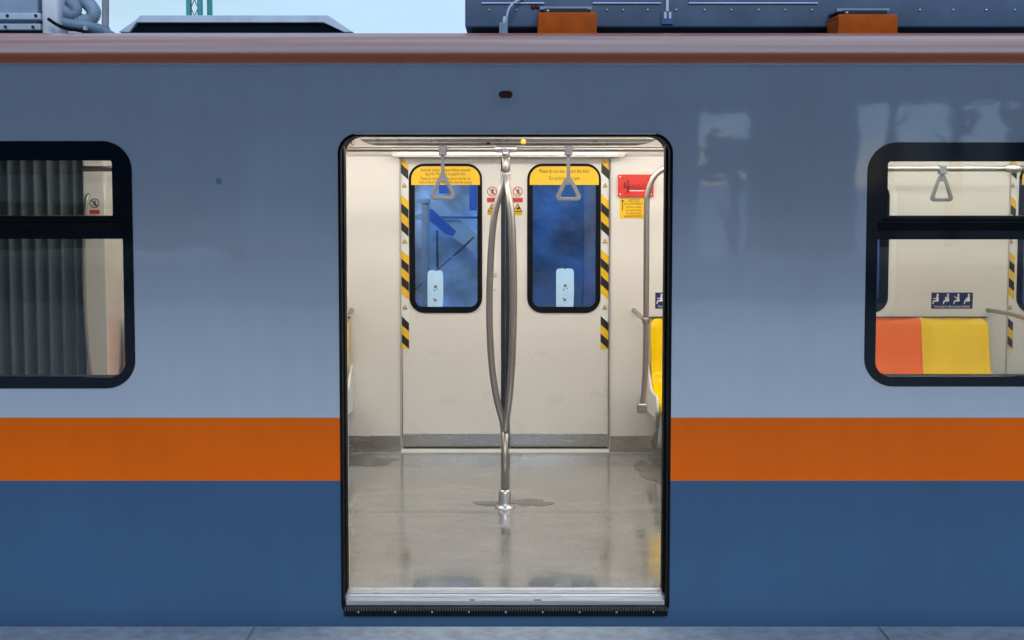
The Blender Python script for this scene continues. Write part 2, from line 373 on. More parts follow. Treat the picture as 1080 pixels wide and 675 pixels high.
# ------------------------------------------------------------------ setting: ground, platform
YF = 2.75            # inner face of the far wall
YD = 2.775           # inner face of the far doors
ZPLAT = WZ(660.5, -.08)
g = MB(); g.plate([(-400, -400), (400, -400), (400, 400), (-400, 400)], -1.45, -1.40, 'ballast', axis='z'); tag(g.build('ground'), kind='structure')
p = MB()
p.plate([(-14, -12.5), (14, -12.5), (14, -.08), (-14, -.08)], -1.4, ZPLAT, 'concrete', axis='z')
xs = [WX(268, 662, -.1) + 1.31 * k for k in range(-9, 10)]
p.mats  # tiles are one cast surface with narrow joints
pl = p.build('platform', bevel=.006); tag(pl, kind='structure')
j = MB()
for x in [WX(268, 662, -.1) + 2.66 * k for k in range(-4, 5)]:
    j.box((x - .003, -12.4, ZPLAT + .0005), (x + .003, -.10, ZPLAT + .004), 'joint')
for yy in (-1.3, -2.6, -3.9, -5.2, -6.5, -7.8): j.box((-14, yy - .003, ZPLAT + .0008), (14, yy + .003, ZPLAT + .0043), 'joint')
tag(j.build('platform_joints'), kind='structure')

# ------------------------------------------------------------------ the carriage
X0, X1 = -2.70, 6.5
ZB = -.42
car = thing('train_carriage', 'silver blue metro carriage with orange stripe standing with its sliding door open', 'train carriage', (0, 1.4, 0))
zt = WZ(68.5, 0)
# openings
def wpx(x0, y0, x1, y1, r): return prr((x0, y0), (x1, y1), 0, r)
door_hole = rr(WX(358, 400, 0), WZ(648.5, 0), WX(708, 400, 0), WZ(140.5, 0), (.05, .05, .085, .085), 10)
wl = (-2.45, WX(141, 280, 0), WZ(410, 0), WZ(148.5, 0))
wr = (WX(913, 280, 0), 3.02, WZ(408, 0), WZ(150, 0))
hl = rr(wl[0], wl[2], wl[1], wl[3], .125, 12); hr = rr(wr[0], wr[2], wr[1], wr[3], .125, 12)
b = MB(); b.plate([(X0, ZB), (X1, ZB), (X1, zt), (X0, zt)], 0, .045, 'body', holes=[door_hole, hl, hr])
body = b.build('body_side', car)
# far outer side with its windows and doors left open for the panels
FD = (WX(424, 400, YD), WX(642, 400, YD)); fz0, fz1 = WZ(474, YD), WZ(163, YD)
fw_r = (1.12, WX(936, 280, YF), WZ(329, YF), WZ(192, YF)); fw_l = (-2.1, -1.2, fw_r[2], fw_r[3])
fd2 = (WX(1062, 300, YD), WX(1062, 300, YD) + FD[1] - FD[0])
far_holes = [rr(FD[0], fz0, FD[1], fz1, .03), rr(fd2[0], fz0, fd2[1], fz1, .03), rr(fw_r[0], fw_r[2], fw_r[1], fw_r[3], .10), rr(fw_l[0], fw_l[2], fw_l[1], fw_l[3], .10)]
b = MB(); b.plate([(X0, ZB), (X1, ZB), (X1, 2.31), (X0, 2.31)], 2.88, 2.92, 'body', holes=far_holes); b.build('far_body_side', car)
# rounded roof edge and roof skin, one section swept along the carriage
def sect(pts, x0, x1, m, mb):
    n = len(pts); vs = [(x0, y, z) for y, z in pts] + [(x1, y, z) for y, z in pts]
    mb.add(vs, [(i, i + 1, i + 1 + n, i + n) for i in range(n - 1)], m, True)
rx, rz = .175, WZ(35.5, .13) - zt
prof = [(rx - rx * math.cos(R(a)), zt + .006 + rz * math.sin(R(a))) for a in range(0, 91, 5)]
b = MB(); sect(prof, X0, X1, 'orange_roof', b)
b.build('roof_edge', car)
b = MB(); b.box((X0, -.004, zt), (X1, .02, zt + .006), 'alu'); b.build('gutter_strip', car, bevel=.001)
ztop = prof[-1][1]
rp = [(rx, ztop)] + [(rx + (2.92 - 2 * rx) * t, ztop + .07 * math.sin(math.pi * t)) for t in [i / 12 for i in range(1, 12)]] + [(2.92 - rx, ztop)] + [(2.92 - y, z) for y, z in reversed(prof)]
b = MB(); sect(rp, X0, X1, 'roof', b); b.build('roof', car)

# door surround: bright lip round the opening, black recess, sill, bumper
lip_o = door_hole
def inset(x0, z0, x1, z1, d, r): return rr(x0 + d, z0 + d, x1 - d, z1 - d, tuple(max(q - d, .005) for q in r), 10)
dx0, dz0, dx1, dz1 = WX(358, 400, 0), WZ(648.5, 0), WX(708, 400, 0), WZ(140.5, 0)
dr = (.05, .05, .085, .085)
b = MB(); b.plate(inset(dx0, dz0, dx1, dz1, -.006, dr), -.005, -.0004, 'body', holes=[inset(dx0, dz0, dx1, dz1, .0004, dr)]); b.build('door_lip', car, bevel=.002)
b = MB(); b.box((WX(374, 141, -.006), -.008, WZ(141.8, -.006)), (WX(692, 141, -.006), -.0052, WZ(140.2, -.006)), 'alu'); b.build('top_trim', car)
# recess lining between the outer lip and the inner wall
ix0, ix1, iz1 = WX(366, 400, .10), WX(698.5, 400, .10), WZ(143, .10)
b = MB(); b.plate(inset(dx0, dz0, dx1, dz1, .0008, dr), -.001, .165, 'rubber', holes=[rr(dx0 + .012, -.03, dx1 - .014, dz1 - .012, (.01, .01, .075, .075), 10)]); b.build('door_recess', car)
# black rubber noses of the two leaves slid back into the body
for sgn, xe, nm in ((-1, ix0, 'l'), (1, ix1, 'r')):
    leaf = MB(); xo = xe + sgn * .62
    leaf.plate([(min(xo, xe + sgn * .03), .012), (max(xo, xe + sgn * .03), .012), (max(xo, xe + sgn * .03), iz1), (min(xo, xe + sgn * .03), iz1)], .062, .098, 'body')
    d = leaf.build('sliding_door', car, loc=(xe, .08, 0)); d['label'] = 'near leaf slid back beside the open doorway'
    nose = MB(); xa, xb = sorted((xe, xe + sgn * .036)); nose.plate(rr(xa, .012, xb, iz1, .004), .052, .108, 'rubber'); nose.build('rubber_edge', d, bevel=.008, seg=3)
zs = 0.0
b = MB()
ya = .155
b.box((dx0 + .006, .045, -.045), (dx1 - .008, ya, .0), 'sill')
b.box((dx0 + .02, .008, -.055), (dx1 - .02, .045, -.008), 'sill')
for yy in (.056, .074, .128): b.box((dx0 + .03, yy, .0), (dx1 - .03, yy + .005, .0035), 'alu')
b.box((dx0 + .03, .060, .0003), (dx1 - .03, .072, .001), 'joint')
b.build('door_sill', car, bevel=.0015)
b = MB(); ax0, ax1 = WX(363, 640, -.02), WX(704, 640, -.02); za, zb_ = WZ(649.5, -.025), WZ(641, -.025)
b.box((ax0, -.028, za), (ax1, .012, zb_), 'rubber')
nrib = 120
for i in range(nrib):
    x = ax0 + (ax1 - ax0) * (i + .5) / nrib; b.box((x - .003, -.032, zb_ - .012), (x + .003, -.026, zb_ + .001), 'ribs')
b.build('rubber_step', car)
for i in range(9):
    x = ax0 + .062 + i * (ax1 - ax0 - .124) / 8; b = MB(); b.cyl((x, -.027, (za + zb_) / 2), (0, -1, 0), .0045, .005, 'alu', 10)
    b.build('bolt', car)
for px, w_ in ((498, .010), (567, .015)):
    b = MB(); x = WX(px, 637, .02); b.box((x - w_, .010, -.0079), (x + w_, .020, -.0065), 'dark'); b.build('sill_slot', car)
b = MB(); q = W(231, 191, 0); b.cyl((q.x, .001, q.z), (0, -1, 0), .015, .0014, 'ac', 14); b.build('paint_chip', car)
# small lamp over the doorway
lampb = MB(); lx0, lx1 = WX(522.5, 100, -.01), WX(543.5, 100, -.01); lz0, lz1 = WZ(106, -.01), WZ(93.5, -.01)
lampb.plate(rr(lx0, lz0, lx1, lz1, .006), -.008, .003, 'lt_metal'); lmp = lampb.build('door_lamp', car, bevel=.002)
b = MB(); b.plate(rr(lx0 + .014, lz0 + .009, lx1 - .012, lz1 - .010, .015), -.013, -.006, 'reddot'); b.build('lens', lmp, bevel=.003)

# side windows
def side_window(x0, x1, z0, z1, panes, nm):
    f = MB()
    holes = [rr(*q) for q in panes]
    f.plate(rr(x0 + .002, z0 + .002, x1 - .002, z1 - .002, .123, 12), -.003, .018, 'frit', holes=holes)
    fr = f.build('side_window', car, bevel=.003)
    t = MB()
    zm0 = panes[0][3]; zm1 = panes[1][1]
    t.box((x0 + .05, -.009, (zm0 + zm1) / 2 - .012), (x1 - .05, -.002, (zm0 + zm1) / 2 + .022), 'rubber')
    t.box((x0 + .07, -.012, zm1 - .022), (x1 - .07, -.002, zm1 - .012), 'rubber')
    t.build('frame_bar', fr, bevel=.002)
    for q in panes:
        e = MB(); e.plate(rr(q[0] - .012, q[1] - .012, q[2] + .012, q[3] + .012, .03), .019, .060, 'rubber', holes=[rr(q[0] + .001, q[1] + .001, q[2] - .001, q[3] - .001, q[4])]); e.build('gasket', fr)
        gl = MB(); gl.plate(rr(q[0] - .004, q[1] - .004, q[2] + .004, q[3] + .004, q[4]), .008, .0085, 'glass')
        gl.build('pane', fr)
    return fr
# rr args: x0,z0,x1,z1,r
lw_low = (wl[0] + .05, WZ(398, 0), WX(130.5, 300, 0), WZ(252, 0), (.05, .065, .004, .004))
lw_up = (wl[0] + .05, WZ(228, 0), WX(118.5, 200, 0), WZ(169, 0), (.01, .006, .012, .03))
rw_low = (WX(924.5, 300, 0), WZ(397, 0), wr[1] - .05, WZ(252.5, 0), (.065, .05, .004, .004))
rw_up = (WX(936, 200, 0), WZ(228, 0), wr[1] - .05, WZ(170, 0), (.006, .01, .03, .015))
side_window(*[wl[i] for i in (0, 1, 2, 3)], [lw_low, lw_up], 'l')
side_window(*[wr[i] for i in (0, 1, 2, 3)], [rw_low, rw_up], 'r')

# interior near wall lining
lin_holes = [rr(dx0 + .012, -.02, dx1 - .014, dz1 - .008, (.01, .01, .075, .075), 10), rr(wl[0] + .02, wl[2] + .02, wl[1] - .02, wl[3] - .02, .11, 12), rr(wr[0] + .02, wr[2] + .02, wr[1] - .02, wr[3] - .02, .11, 12)]
b = MB(); b.plate([(X0 + .06, -.10), (X1, -.10), (X1, 2.2), (X0 + .06, 2.2)], .17, .185, 'cream', holes=lin_holes); b.build('near_wall_lining', car)

# floor
b = MB(); XB = -2.64
yfl = ya + .001
b.plate([(XB, .52), (X1, .52), (X1, 2.80), (XB, 2.80)], -.05, .0, 'floor', axis='z')
b.plate([(.52, -.05), (.52, 0), (yfl, -.0046), (yfl, -.05)], XB, X1, 'floor', axis='x')   # tilted to the doorway so it mirrors the far windows
b.build('floor', car)
b = MB()
ys = 1.42
b.box((XB, ys - .09, .0004), (X1, ys - .0865, .0012), 'joint')
for x in (XB + 1.1, X1 - 1.4): b.box((x - .0015, .53, .0004), (x + .0015, 2.74, .0011), 'joint')
b.box((XB, 2.655, .0004), (X1, 2.658, .0011), 'joint')
b.build('floor_seams', car)
# thin water patches round the pole foot and at the edges
def blob(cx, cy, rx_, ry_, seed, n=40):
    rnd = random.Random(seed); ph = [rnd.uniform(0, 6.28) for _ in range(5)]
    return [(cx + rx_ * (1 + sum(.13 * math.sin((k + 2) * t + ph[k]) for k in range(5))) * math.cos(t), cy + ry_ * (1 + sum(.13 * math.cos((k + 2) * t + ph[k]) for k in range(5))) * math.sin(t)) for t in [2 * math.pi * i / n for i in range(n)]]
for q in ((.13, 1.52, .10, .07, 3), (-.10, 1.50, .075, .04, 5), (-.93, 2.50, .20, .14, 9), (.92, 2.2, .10, .25, 12)):
    b = MB(); b.plate(blob(*q), .0012, .0018, 'puddle', axis='z'); b.build('water_patch', car)

# ceiling with lamps
b = MB(); b.box((XB, .17, 2.20), (X1, 2.88, 2.23), 'ceil'); b.build('ceiling', car)
for y in (.82, 2.02):
    for x0_, x1_ in ((-2.4, -.2), (.0, 2.2), (2.4, 4.6)):
        b = MB(); b.plate(rr(x0_, y - .07, x1_, y + .07, .03), 2.165, 2.199, 'lamp', axis='z'); b.build('ceiling_lamp', car)

# far wall lining, coving, kick plate
zc = WZ(165, YF)
lh = [[(q[0], q[1]) for q in rr(FD[0], -.03, FD[1], zc - .012, 0.0)], rr(fd2[0], -.03, fd2[1], zc - .012, 0.0),
      rr(fw_r[0], fw_r[2], fw_r[1], fw_r[3], .09), rr(fw_l[0], fw_l[2], fw_l[1], fw_l[3], .09)]
b = MB(); b.plate([(-2.62, -.04), (X1, -.04), (X1, zc), (-2.62, zc)], YF, YF + .02, 'cream', holes=lh); b.build('far_wall_lining', car)
b = MB()
cp = [(YF, zc + .004), (YF - .012, zc + .012), (YF - .02, zc + .05), (YF - .09, zc + .15), (YF - .22, 2.2)]
sect(cp, XB, X1, 'cream', b); b.box((XB, YF - .001, zc - .001), (X1, YF + .019, zc + .004), 'post'); b.build('coving', car)
kz0, kz1 = WZ(473.5, YF), WZ(459.5, YF)
for x0_, x1_ in ((XB, FD[0] - .004), (FD[1] + .004, fd2[0] - .004)):
    b = MB(); b.box((x0_, YF - .006, .001), (x1_, YF - .0005, kz1), 'kick'); b.build('kick_plate', car, bevel=.001)
# door posts
for x in (FD[0], FD[1], fd2[0]):
    s_ = -1 if x in (FD[0], fd2[0]) else 1
    b = MB(); xa, xb = sorted((x + s_ * .001, x + s_ * .009)); b.box((xa, YF - .010, .001), (xb, YF - .0007, zc - .014), 'post'); b.build('door_post', car, bevel=.003)
b = MB(); b.box((FD[0] - .002, YF - .055, .0008), (FD[1] + .002, YF + .055, .009), 'white'); b.build('far_threshold', car, bevel=.001)
# header strip over the far door: a lit shelf with a grey lower edge and rounded ends
def header(px0, px1, py0, py1, Y, lit, dep):
    a = W(px0, py1, Y); c = W(px1, py0, Y)
    h = MB(); h.plate(rr(a.x, a.z, c.x, c.z, ((c.z - a.z) * .9, (c.z - a.z) * .9, .004, .004), 8), Y, Y + dep, 'steel')
    ho = h.build('door_header', car, bevel=.003)
    if lit:
        l_ = MB(); l_.plate(rr(a.x + .05, a.z + (c.z - a.z) * .45, c.x - .05, c.z - .002, .008), Y - .004, Y - .0005, 'strip'); l_.build('light_strip', ho)
    return ho
header(413, 660, 160.2, 165.4, YF - .10, True, .095)
hq = lambda p: (W(p[0], p[1], .80).x, W(p[0], p[1], .80).z)
b = MB(); b.plate([hq(q) for q in ((379, 146.2), (382, 148.6), (388, 151.6), (394, 152.9), (672, 152.9), (682, 151.4), (690, 148.4), (693, 146.2))], .80, .98, 'hood'); hh = b.build('door_header', car, bevel=.003)
b = MB(); b.plate([hq(q) for q in ((384, 149.6), (388, 151.0), (682, 151.0), (687, 149.6))], .797, .7995, 'post'); b.build('trim_line', hh)
b = MB(); b.cyl(W(552, 149.5, .799), (0, -1, 0), .0125, .012, 'orange_lamp'); b.build('indicator_light', hh)
b = MB(); b.cyl(W(515, 150.5, .799), (0, -1, 0), .010, .010, 'reddot'); b.build('indicator_light', hh)

# far sliding doors
def tri(cx, cz, s, k=.87): return [(cx - s / 2, cz - s * k / 2), (cx + s / 2, cz - s * k / 2), (cx, cz + s * k / 2)]
def ring(cx, cz, r0, r1, n=28): return [(cx + r0 * math.cos(2 * math.pi * i / n), cz + r0 * math.sin(2 * math.pi * i / n)) for i in range(n)], [[(cx + r1 * math.cos(2 * math.pi * i / n), cz + r1 * math.sin(2 * math.pi * i / n)) for i in range(n)]]
def nosign(mb, cx, cz, r, y, ringm='redprint'):
    o, h = ring(cx, cz, r, r * .84); mb.plate(o, y - .0006, y, ringm, holes=h)
    d = r * .80 * math.sqrt(.5); t = r * .08
    mb.flat([(cx - d - t, cz + d - t), (cx - d + t, cz + d + t), (cx + d + t, cz - d + t), (cx + d - t, cz - d - t)], y - .0008, ringm)
    # leaning figure
    mb.plate([(cx + r * .12 + r * .13 * math.cos(a), cz + r * .52 + r * .13 * math.sin(a)) for a in [i * .7 for i in range(9)]], y - .0012, y - .0009, 'black')
    mb.plate([(cx - .06 * r, cz - .02 * r), (cx + .16 * r, cz - .02 * r), (cx + .22 * r, cz + .36 * r), (cx + .02 * r, cz + .36 * r)], y - .0012, y - .0009, 'black')
    for (ax, az, bx, bz) in ((.05, 0, -.28, -.6), (.1, 0, .22, -.6), (.1, .3, -.25, .12), (.15, .3, .38, .1)):
        d_ = Vector((bx - ax, bz - az)).normalized(); n_ = Vector((-d_.y, d_.x)) * .07
        mb.plate([(cx + r * (ax + n_.x), cz + r * (az + n_.y)), (cx + r * (ax - n_.x), cz + r * (az - n_.y)), (cx + r * (bx - n_.x), cz + r * (bz - n_.y)), (cx + r * (bx + n_.x), cz + r * (bz + n_.y))], y - .0012, y - .0009, 'black')
def hazard(mb, x0, x1, y, seq):
    """seq in photo rows: (top, bottom, kind)"""
    za, zb = WZ(seq[0][0], y), WZ(seq[-1][1], y)
    mb.plate([(x0, zb), (x1, zb), (x1, za), (x0, za)], y - .0008, y, 'white')
    sl = (x1 - x0) * .92
    for t, b_, k in seq:
        zt_, zb2 = WZ(t, y), WZ(b_, y)
        if k == 't':
            c = (zt_ + zb2) / 2; s = (x1 - x0) * .62
            mb.plate(tri((x0 + x1) / 2, c, s), y - .0016, y - .0009, 'black'); mb.plate(tri((x0 + x1) / 2, c - s * .03, s * .66), y - .0022, y - .0017, 'yellow')
            mb.plate([((x0 + x1) / 2 - s * .45, c - s * .62), ((x0 + x1) / 2 + s * .45, c - s * .62), ((x0 + x1) / 2 + s * .45, c - s * .54), ((x0 + x1) / 2 - s * .45, c - s * .54)], y - .0016, y - .0009, 'joint')
        elif k in 'yk':
            # bands slant down to the right and are cut by the strip's own ends
            lo = lambda z: max(min(z, za), zb)
            mb.plate([(x0, lo(zb2)), (x1, lo(zb2 - sl)), (x1, lo(zt_ - sl)), (x0, lo(zt_))], y - .0016, y - .0009, 'yellow' if k == 'y' else 'black')
SEQ = [(165, 167, 'y'), (167, 172, 'y'), (172, 182, 'k'), (190, 200, 't'), (204.5, 213.5, 'y'), (213.5, 223, 'k'), (223, 233, 'y'), (233, 242, 'k'), (250, 258, 't'),
       (263, 272, 'y'), (272, 281, 'k'), (281, 290.5, 'y'), (290.5, 300, 'k'), (300, 309, 'y'), (319, 328, 't'), (333, 342, 'k'), (342, 351.5, 'y'), (351.5, 360.5, 'k'), (360.5, 368, 'y')]
def far_door(x0, x1, seal_side, gx, sign_px, texts, name_label, hz):
    yb = YD
    win = (WX(gx[0], 250, yb), WX(gx[1], 250, yb), WZ(330, yb), WZ(172.5, yb))
    hole = rr(win[0] + .004, win[2] + .004, win[1] - .004, win[3] - .004, .10, 10)
    b = MB(); b.plate([(x0, .008), (x1, .008), (x1, zc + .01), (x0, zc + .01)], yb, yb + .04, 'door_cream', holes=[hole])
    d = b.build('sliding_door', car, bevel=.002, loc=((x0 + x1) / 2, yb, 0))
    if name_label: d['label'] = name_label
    f = MB(); bw = .037
    inner = rr(win[0] + bw, win[2] + bw + .002, win[1] - bw * .85, win[3] - .022, (.05, .05, .075, .075), 10)
    f.plate(rr(win[0], win[2], win[1], win[3], .102, 10), yb - .007, yb + .03, 'rubber', holes=[inner]); f.build('window_frame', d, bevel=.005, seg=3)
    gl = MB(); gl.plate(rr(win[0] + .02, win[2] + .02, win[1] - .02, win[3] - .015, .08), yb + .012, yb + .0125, 'dglass'); gl.build('pane', d)
    # warning notice across the top of the glass
    zy = WZ(195, yb); nx0, nx1 = win[0] + .016, win[1] - .014
    s = MB(); s.plate(rr(nx0, zy, nx1, win[3] - .018, (.002, .002, .085, .085), 10), yb - .0085, yb - .0072, 'yellow')
    cx = (nx0 + nx1) / 2
    for (py, size, wd, txt) in texts: s.text(txt, cx, WZ(py, yb), yb - .0089, size, 'darkprint', width=wd)
    s.build('warning_notice', d)
    k = MB(); k.box((x0 + .004, yb - .004, .026), (x1 - .004, yb - .0005, WZ(457.5, yb)), 'kick'); k.build('kick_plate', d, bevel=.001)
    k = MB(); k.box((x0 + .004, yb - .003, .012), (x1 - .004, yb - .0005, .0255), 'seal'); k.build('bottom_seal', d)
    e = MB()
    xe = x1 if seal_side > 0 else x0
    e.box((min(xe, xe + seal_side * .0275), yb - .006, .010), (max(xe, xe + seal_side * .0275), yb + .035, zc - .014), 'seal'); e.build('rubber_edge', d, bevel=.004)
    # pictogram labels beside the seal
    sx = WX(sign_px, 205, yb); q = MB()
    nosign(q, sx, WZ(202, yb), .033, yb - .0009)
    q.plate(rr(sx - .034, WZ(213.5, yb), sx + .034, WZ(208.5, yb), .002), yb - .0010, yb - .0002, 'redprint'); q.text('NO LEANING', sx, WZ(211, yb), yb - .0014, .018, 'darkred', width=.056)
    q.plate(tri(sx, WZ(219, yb), .066), yb - .0010, yb - .0002, 'black'); q.plate(tri(sx, WZ(219.3, yb), .046), yb - .0017, yb - .0011, 'yellow')
    q.plate([(sx - .010, WZ(221, yb)), (sx + .014, WZ(221, yb)), (sx + .009, WZ(218, yb)), (sx - .004, WZ(219, yb))], yb - .0024, yb - .0018, 'black')
    q.plate(rr(sx - .031, WZ(227, yb), sx + .031, WZ(223.2, yb), .002), yb - .0010, yb - .0002, 'yellow'); q.text('MIND HANDS', sx, WZ(225.1, yb), yb - .0014, .015, 'darkprint', width=.05)
    q.build('safety_sticker', d)
    h = MB(); hazard(h, WX(hz[0], 260, yb), WX(hz[1], 260, yb), yb - .0002, SEQ); h.build('hazard_strip', d)
    return d
T_L = [(179.3, .030, .33, 'Sumandal sa pinto ay bawal habang umaandar'), (183.4, .030, .27, 'ang tren. Mag-ingat sa pagsara nito.'), (188.2, .030, .33, 'Please do not lean on the doors and do not'), (192.2, .030, .35, 'hold or force them open while they are closing.')]
T_R = [(180.6, .036, .33, 'Please do not lean against the door'), (188, .036, .20, 'Do not force doors open')]
xm0, xm1 = WX(528.5, 350, YD), WX(537.5, 350, YD)
dl = far_door(FD[0] + .003, xm0, 1, (431.5, 508.5), 519, T_L, 'left leaf with a four line yellow notice', (422.6, 431))
drr = far_door(xm1, FD[1] - .003, -1, (556, 633.5), 546, T_R, 'right leaf with a two line yellow notice', (633.8, 642))
pw = 1240 / 7.775
d3 = far_door(fd2[0] + .003, fd2[0] + .003 + (xm0 - FD[0]), 1, (1073.5, 1150), 1158, T_R, None, (1062.5, 1070.5))
b = MB(); x = WX(522, 290, YD); b.box((x - .012, YD - .003, WZ(293, YD)), (x + .012, YD, WZ(288, YD)), 'post'); b.build('lock_plate', dl); b = MB(); b.cyl((x, YD - .003, WZ(305, YD)), (0, -1, 0), .009, .003, 'pale'); b.build('lock', dl)
# far windows: black surround with a pale rim
for q in (fw_l, fw_r):
    b = MB(); b.plate(rr(q[0] - .055, q[2] - .06, q[1] + .055, q[3] + .05, .14, 10), YF - .006, YF - .0005, 'white', holes=[rr(q[0], q[2], q[1], q[3], .10, 10)]); f = b.build('far_window', car, bevel=.003)
    b = MB(); b.plate(rr(q[0] - .004, q[2] - .004, q[1] + .004, q[3] + .004, .10, 10), YF - .012, YF + .06, 'rubber', holes=[rr(q[0] + .035, q[2] + .04, q[1] - .035, q[3] - .04, .07, 10)]); b.build('window_frame', f, bevel=.003)
    b = MB(); b.plate(rr(q[0], q[2], q[1], q[3], .09), YF + .03, YF + .0305, 'dglass'); b.build('pane', f)

# end bulkhead beside the gangway
YE = 2.46
bxa, bxb = WX(88, 250, YE), WX(112, 250, YE)
b = MB(); b.box((bxa, YE, 0), (bxb, 2.86, 2.2), 'cream'); bh = b.build('end_partition', car, bevel=.012)
b = MB(); b.box((-3.0, 2.70, 0), (bxa + .002, 2.86, 2.2), 'cream'); b.build('end_panel', bh)
s = MB(); q = W(99.6, 214.4, YE); nosign(s, q.x, q.z, .031, YE - .0004, 'black')
s.plate([(q.x - .032, WZ(226, YE)), (q.x + .032, WZ(226, YE)), (q.x + .032, WZ(221.3, YE)), (q.x - .032, WZ(221.3, YE))], YE - .0012, YE - .0002, 'redprint'); s.build('safety_sticker', bh)
b = MB(); xh = bxa + .012; b.tube(smooth_path([(xh + .03, YE - .004, 1.72), (xh + .02, YE - .03, 1.66), (xh, YE - .03, 1.40), (xh - .004, YE - .03, 1.15), (xh + .004, YE - .03, .85), (xh + .022, YE - .03, .60), (xh + .05, YE - .03, .40), (xh + .06, YE - .004, .36)], 5), .011, 'rail', 10); b.build('gangway_grab_handle', bh)
# gangway bellows between this carriage and the next
gw = thing('gangway_bellows', 'grey pleated rubber gangway folds behind the dark window', 'gangway', (-3.2, 1.4, 0))
b = MB(); n = 15; xa = bxa + .004; pts = []
for i in range(n * 2 + 1):
    pts.append((xa - i * .042, 2.52 if i % 2 == 0 else 2.60))
dense = []
for i in range(len(pts) - 1):
    for k in range(4):
        t = k / 4; tt = (1 - math.cos(math.pi * t)) / 2; dense.append((pts[i][0] + (pts[i + 1][0] - pts[i][0]) * t, pts[i][1] + (pts[i + 1][1] - pts[i][1]) * tt))
nn = len(dense)
b.add([(x, y, 0) for x, y in dense] + [(x, y, 2.15) for x, y in dense], [(i, i + 1, i + 1 + nn, i + nn) for i in range(nn - 1)], 'bellows', True)
b.build('far_fold_wall', gw)
b = MB(); b.add([(x, 2.7 - y, 0) for x, y in dense] + [(x, 2.7 - y, 2.15) for x, y in dense], [(i, i + 1, i + 1 + nn, i + nn) for i in range(nn - 1)], 'bellows', True); b.build('near_fold_wall', gw)
b = MB(); b.box((xa - 1.36, .2, 2.15), (xa + .04, 2.5, 2.19), 'bellows'); b.build('gangway_roof', gw)
b = MB(); b.box((xa - 1.36, .3, -.06), (xa + .04, 2.4, -.002), 'kick'); b.build('gangway_floor', gw)
b = MB(); b.box((xa - 1.44, .0, -.3), (xa - 1.36, 2.9, 2.4), 'cream'); b.build('end_wall', gw)
# carriage ends
b = MB(); b.box((X1 - .05, .05, -.3), (X1, 2.87, 2.3), 'cream'); b.build('end_wall', car)
b = MB(); b.box((X0, .05, -.4), (X1, 2.87, -.12), 'dark'); b.build('underframe', car)

# ------------------------------------------------------------------ things inside
# centre pole with three bowed arms
YP = 1.42
pole = thing('grab_pole', 'steel floor pole that parts into three bowed arms in the doorway', 'grab pole', (WX(533, 536, YP), YP, 0))
zr = WZ(157.4, YP); pxx = WX(532.5, 530, YP); zj0 = WZ(449, YP); zj1 = WZ(190, YP)
ptx = WX(533.5, 165, YP)
b = MB(); b.cyl((ptx, YP, zj1 - .03), (0, 0, 1), .0190, zr - zj1 + .03, 'steel', 20); b.build('upper_tube', pole)
b = MB(); b.cyl((pxx, YP, .03), (0, 0, 1), .0205, zj0 - .0, 'steel', 20); b.build('lower_tube', pole)
b = MB(); b.lathe((pxx, YP, 0), [(.055, .0005), (.055, .006), (.048, .010), (.037, .014), (.036, .03), (.033, .085), (.028, .10), (.022, .102)], 'alu', 28); b.build('floor_flange', pole)
sub = thing('x', None, None)
bpy.data.objects.remove(sub)
prof = [(WZ(181, YP), .006), (WZ(193, YP), .012), (WZ(205, YP), .032), (WZ(222, YP), .056), (WZ(245, YP), .072), (WZ(280, YP), .083), (WZ(325, YP), .088), (WZ(370, YP), .080), (WZ(400, YP), .064), (WZ(425, YP), .040), (WZ(443, YP), .014), (WZ(456, YP), .003)]
for a in (180, 58, -62):
    pts = []
    for z, r in prof:
        t = (z - zj0) / (zj1 - zj0); cx = pxx + (ptx - pxx) * max(0, min(1, t))
        pts.append((cx + r * math.cos(R(a)), YP + r * math.sin(R(a)), z))
    b = MB(); b.tube(smooth_path(pts, 4), .0185, 'steel', 16); b.build('bowed_arm', pole)
b = MB(); b.tube([(ptx - .062, YP, zr + .002), (ptx - .055, YP, zr + .002), (ptx + .055, YP, zr + .002), (ptx + .062, YP, zr + .002)], [.016, .021, .021, .016], 'alu', 18); b.cyl((ptx, YP, zr - .040), (0, 0, 1), .023, .035, 'alu'); b.build('tee_joint', pole)

def rail_thing(label, grp, x0, x1, y, z, rad=.0135):
    b = MB(); b.tube([(x0, y, z), (x1, y, z)], rad, 'rail', 16); return tag(b.build('handrail', loc=(x0, y, z)), label, 'handrail', grp)
rail_thing('long straight steel handrail under the ceiling carrying the two doorway straps', None, -2.6, 5.2, YP, zr)

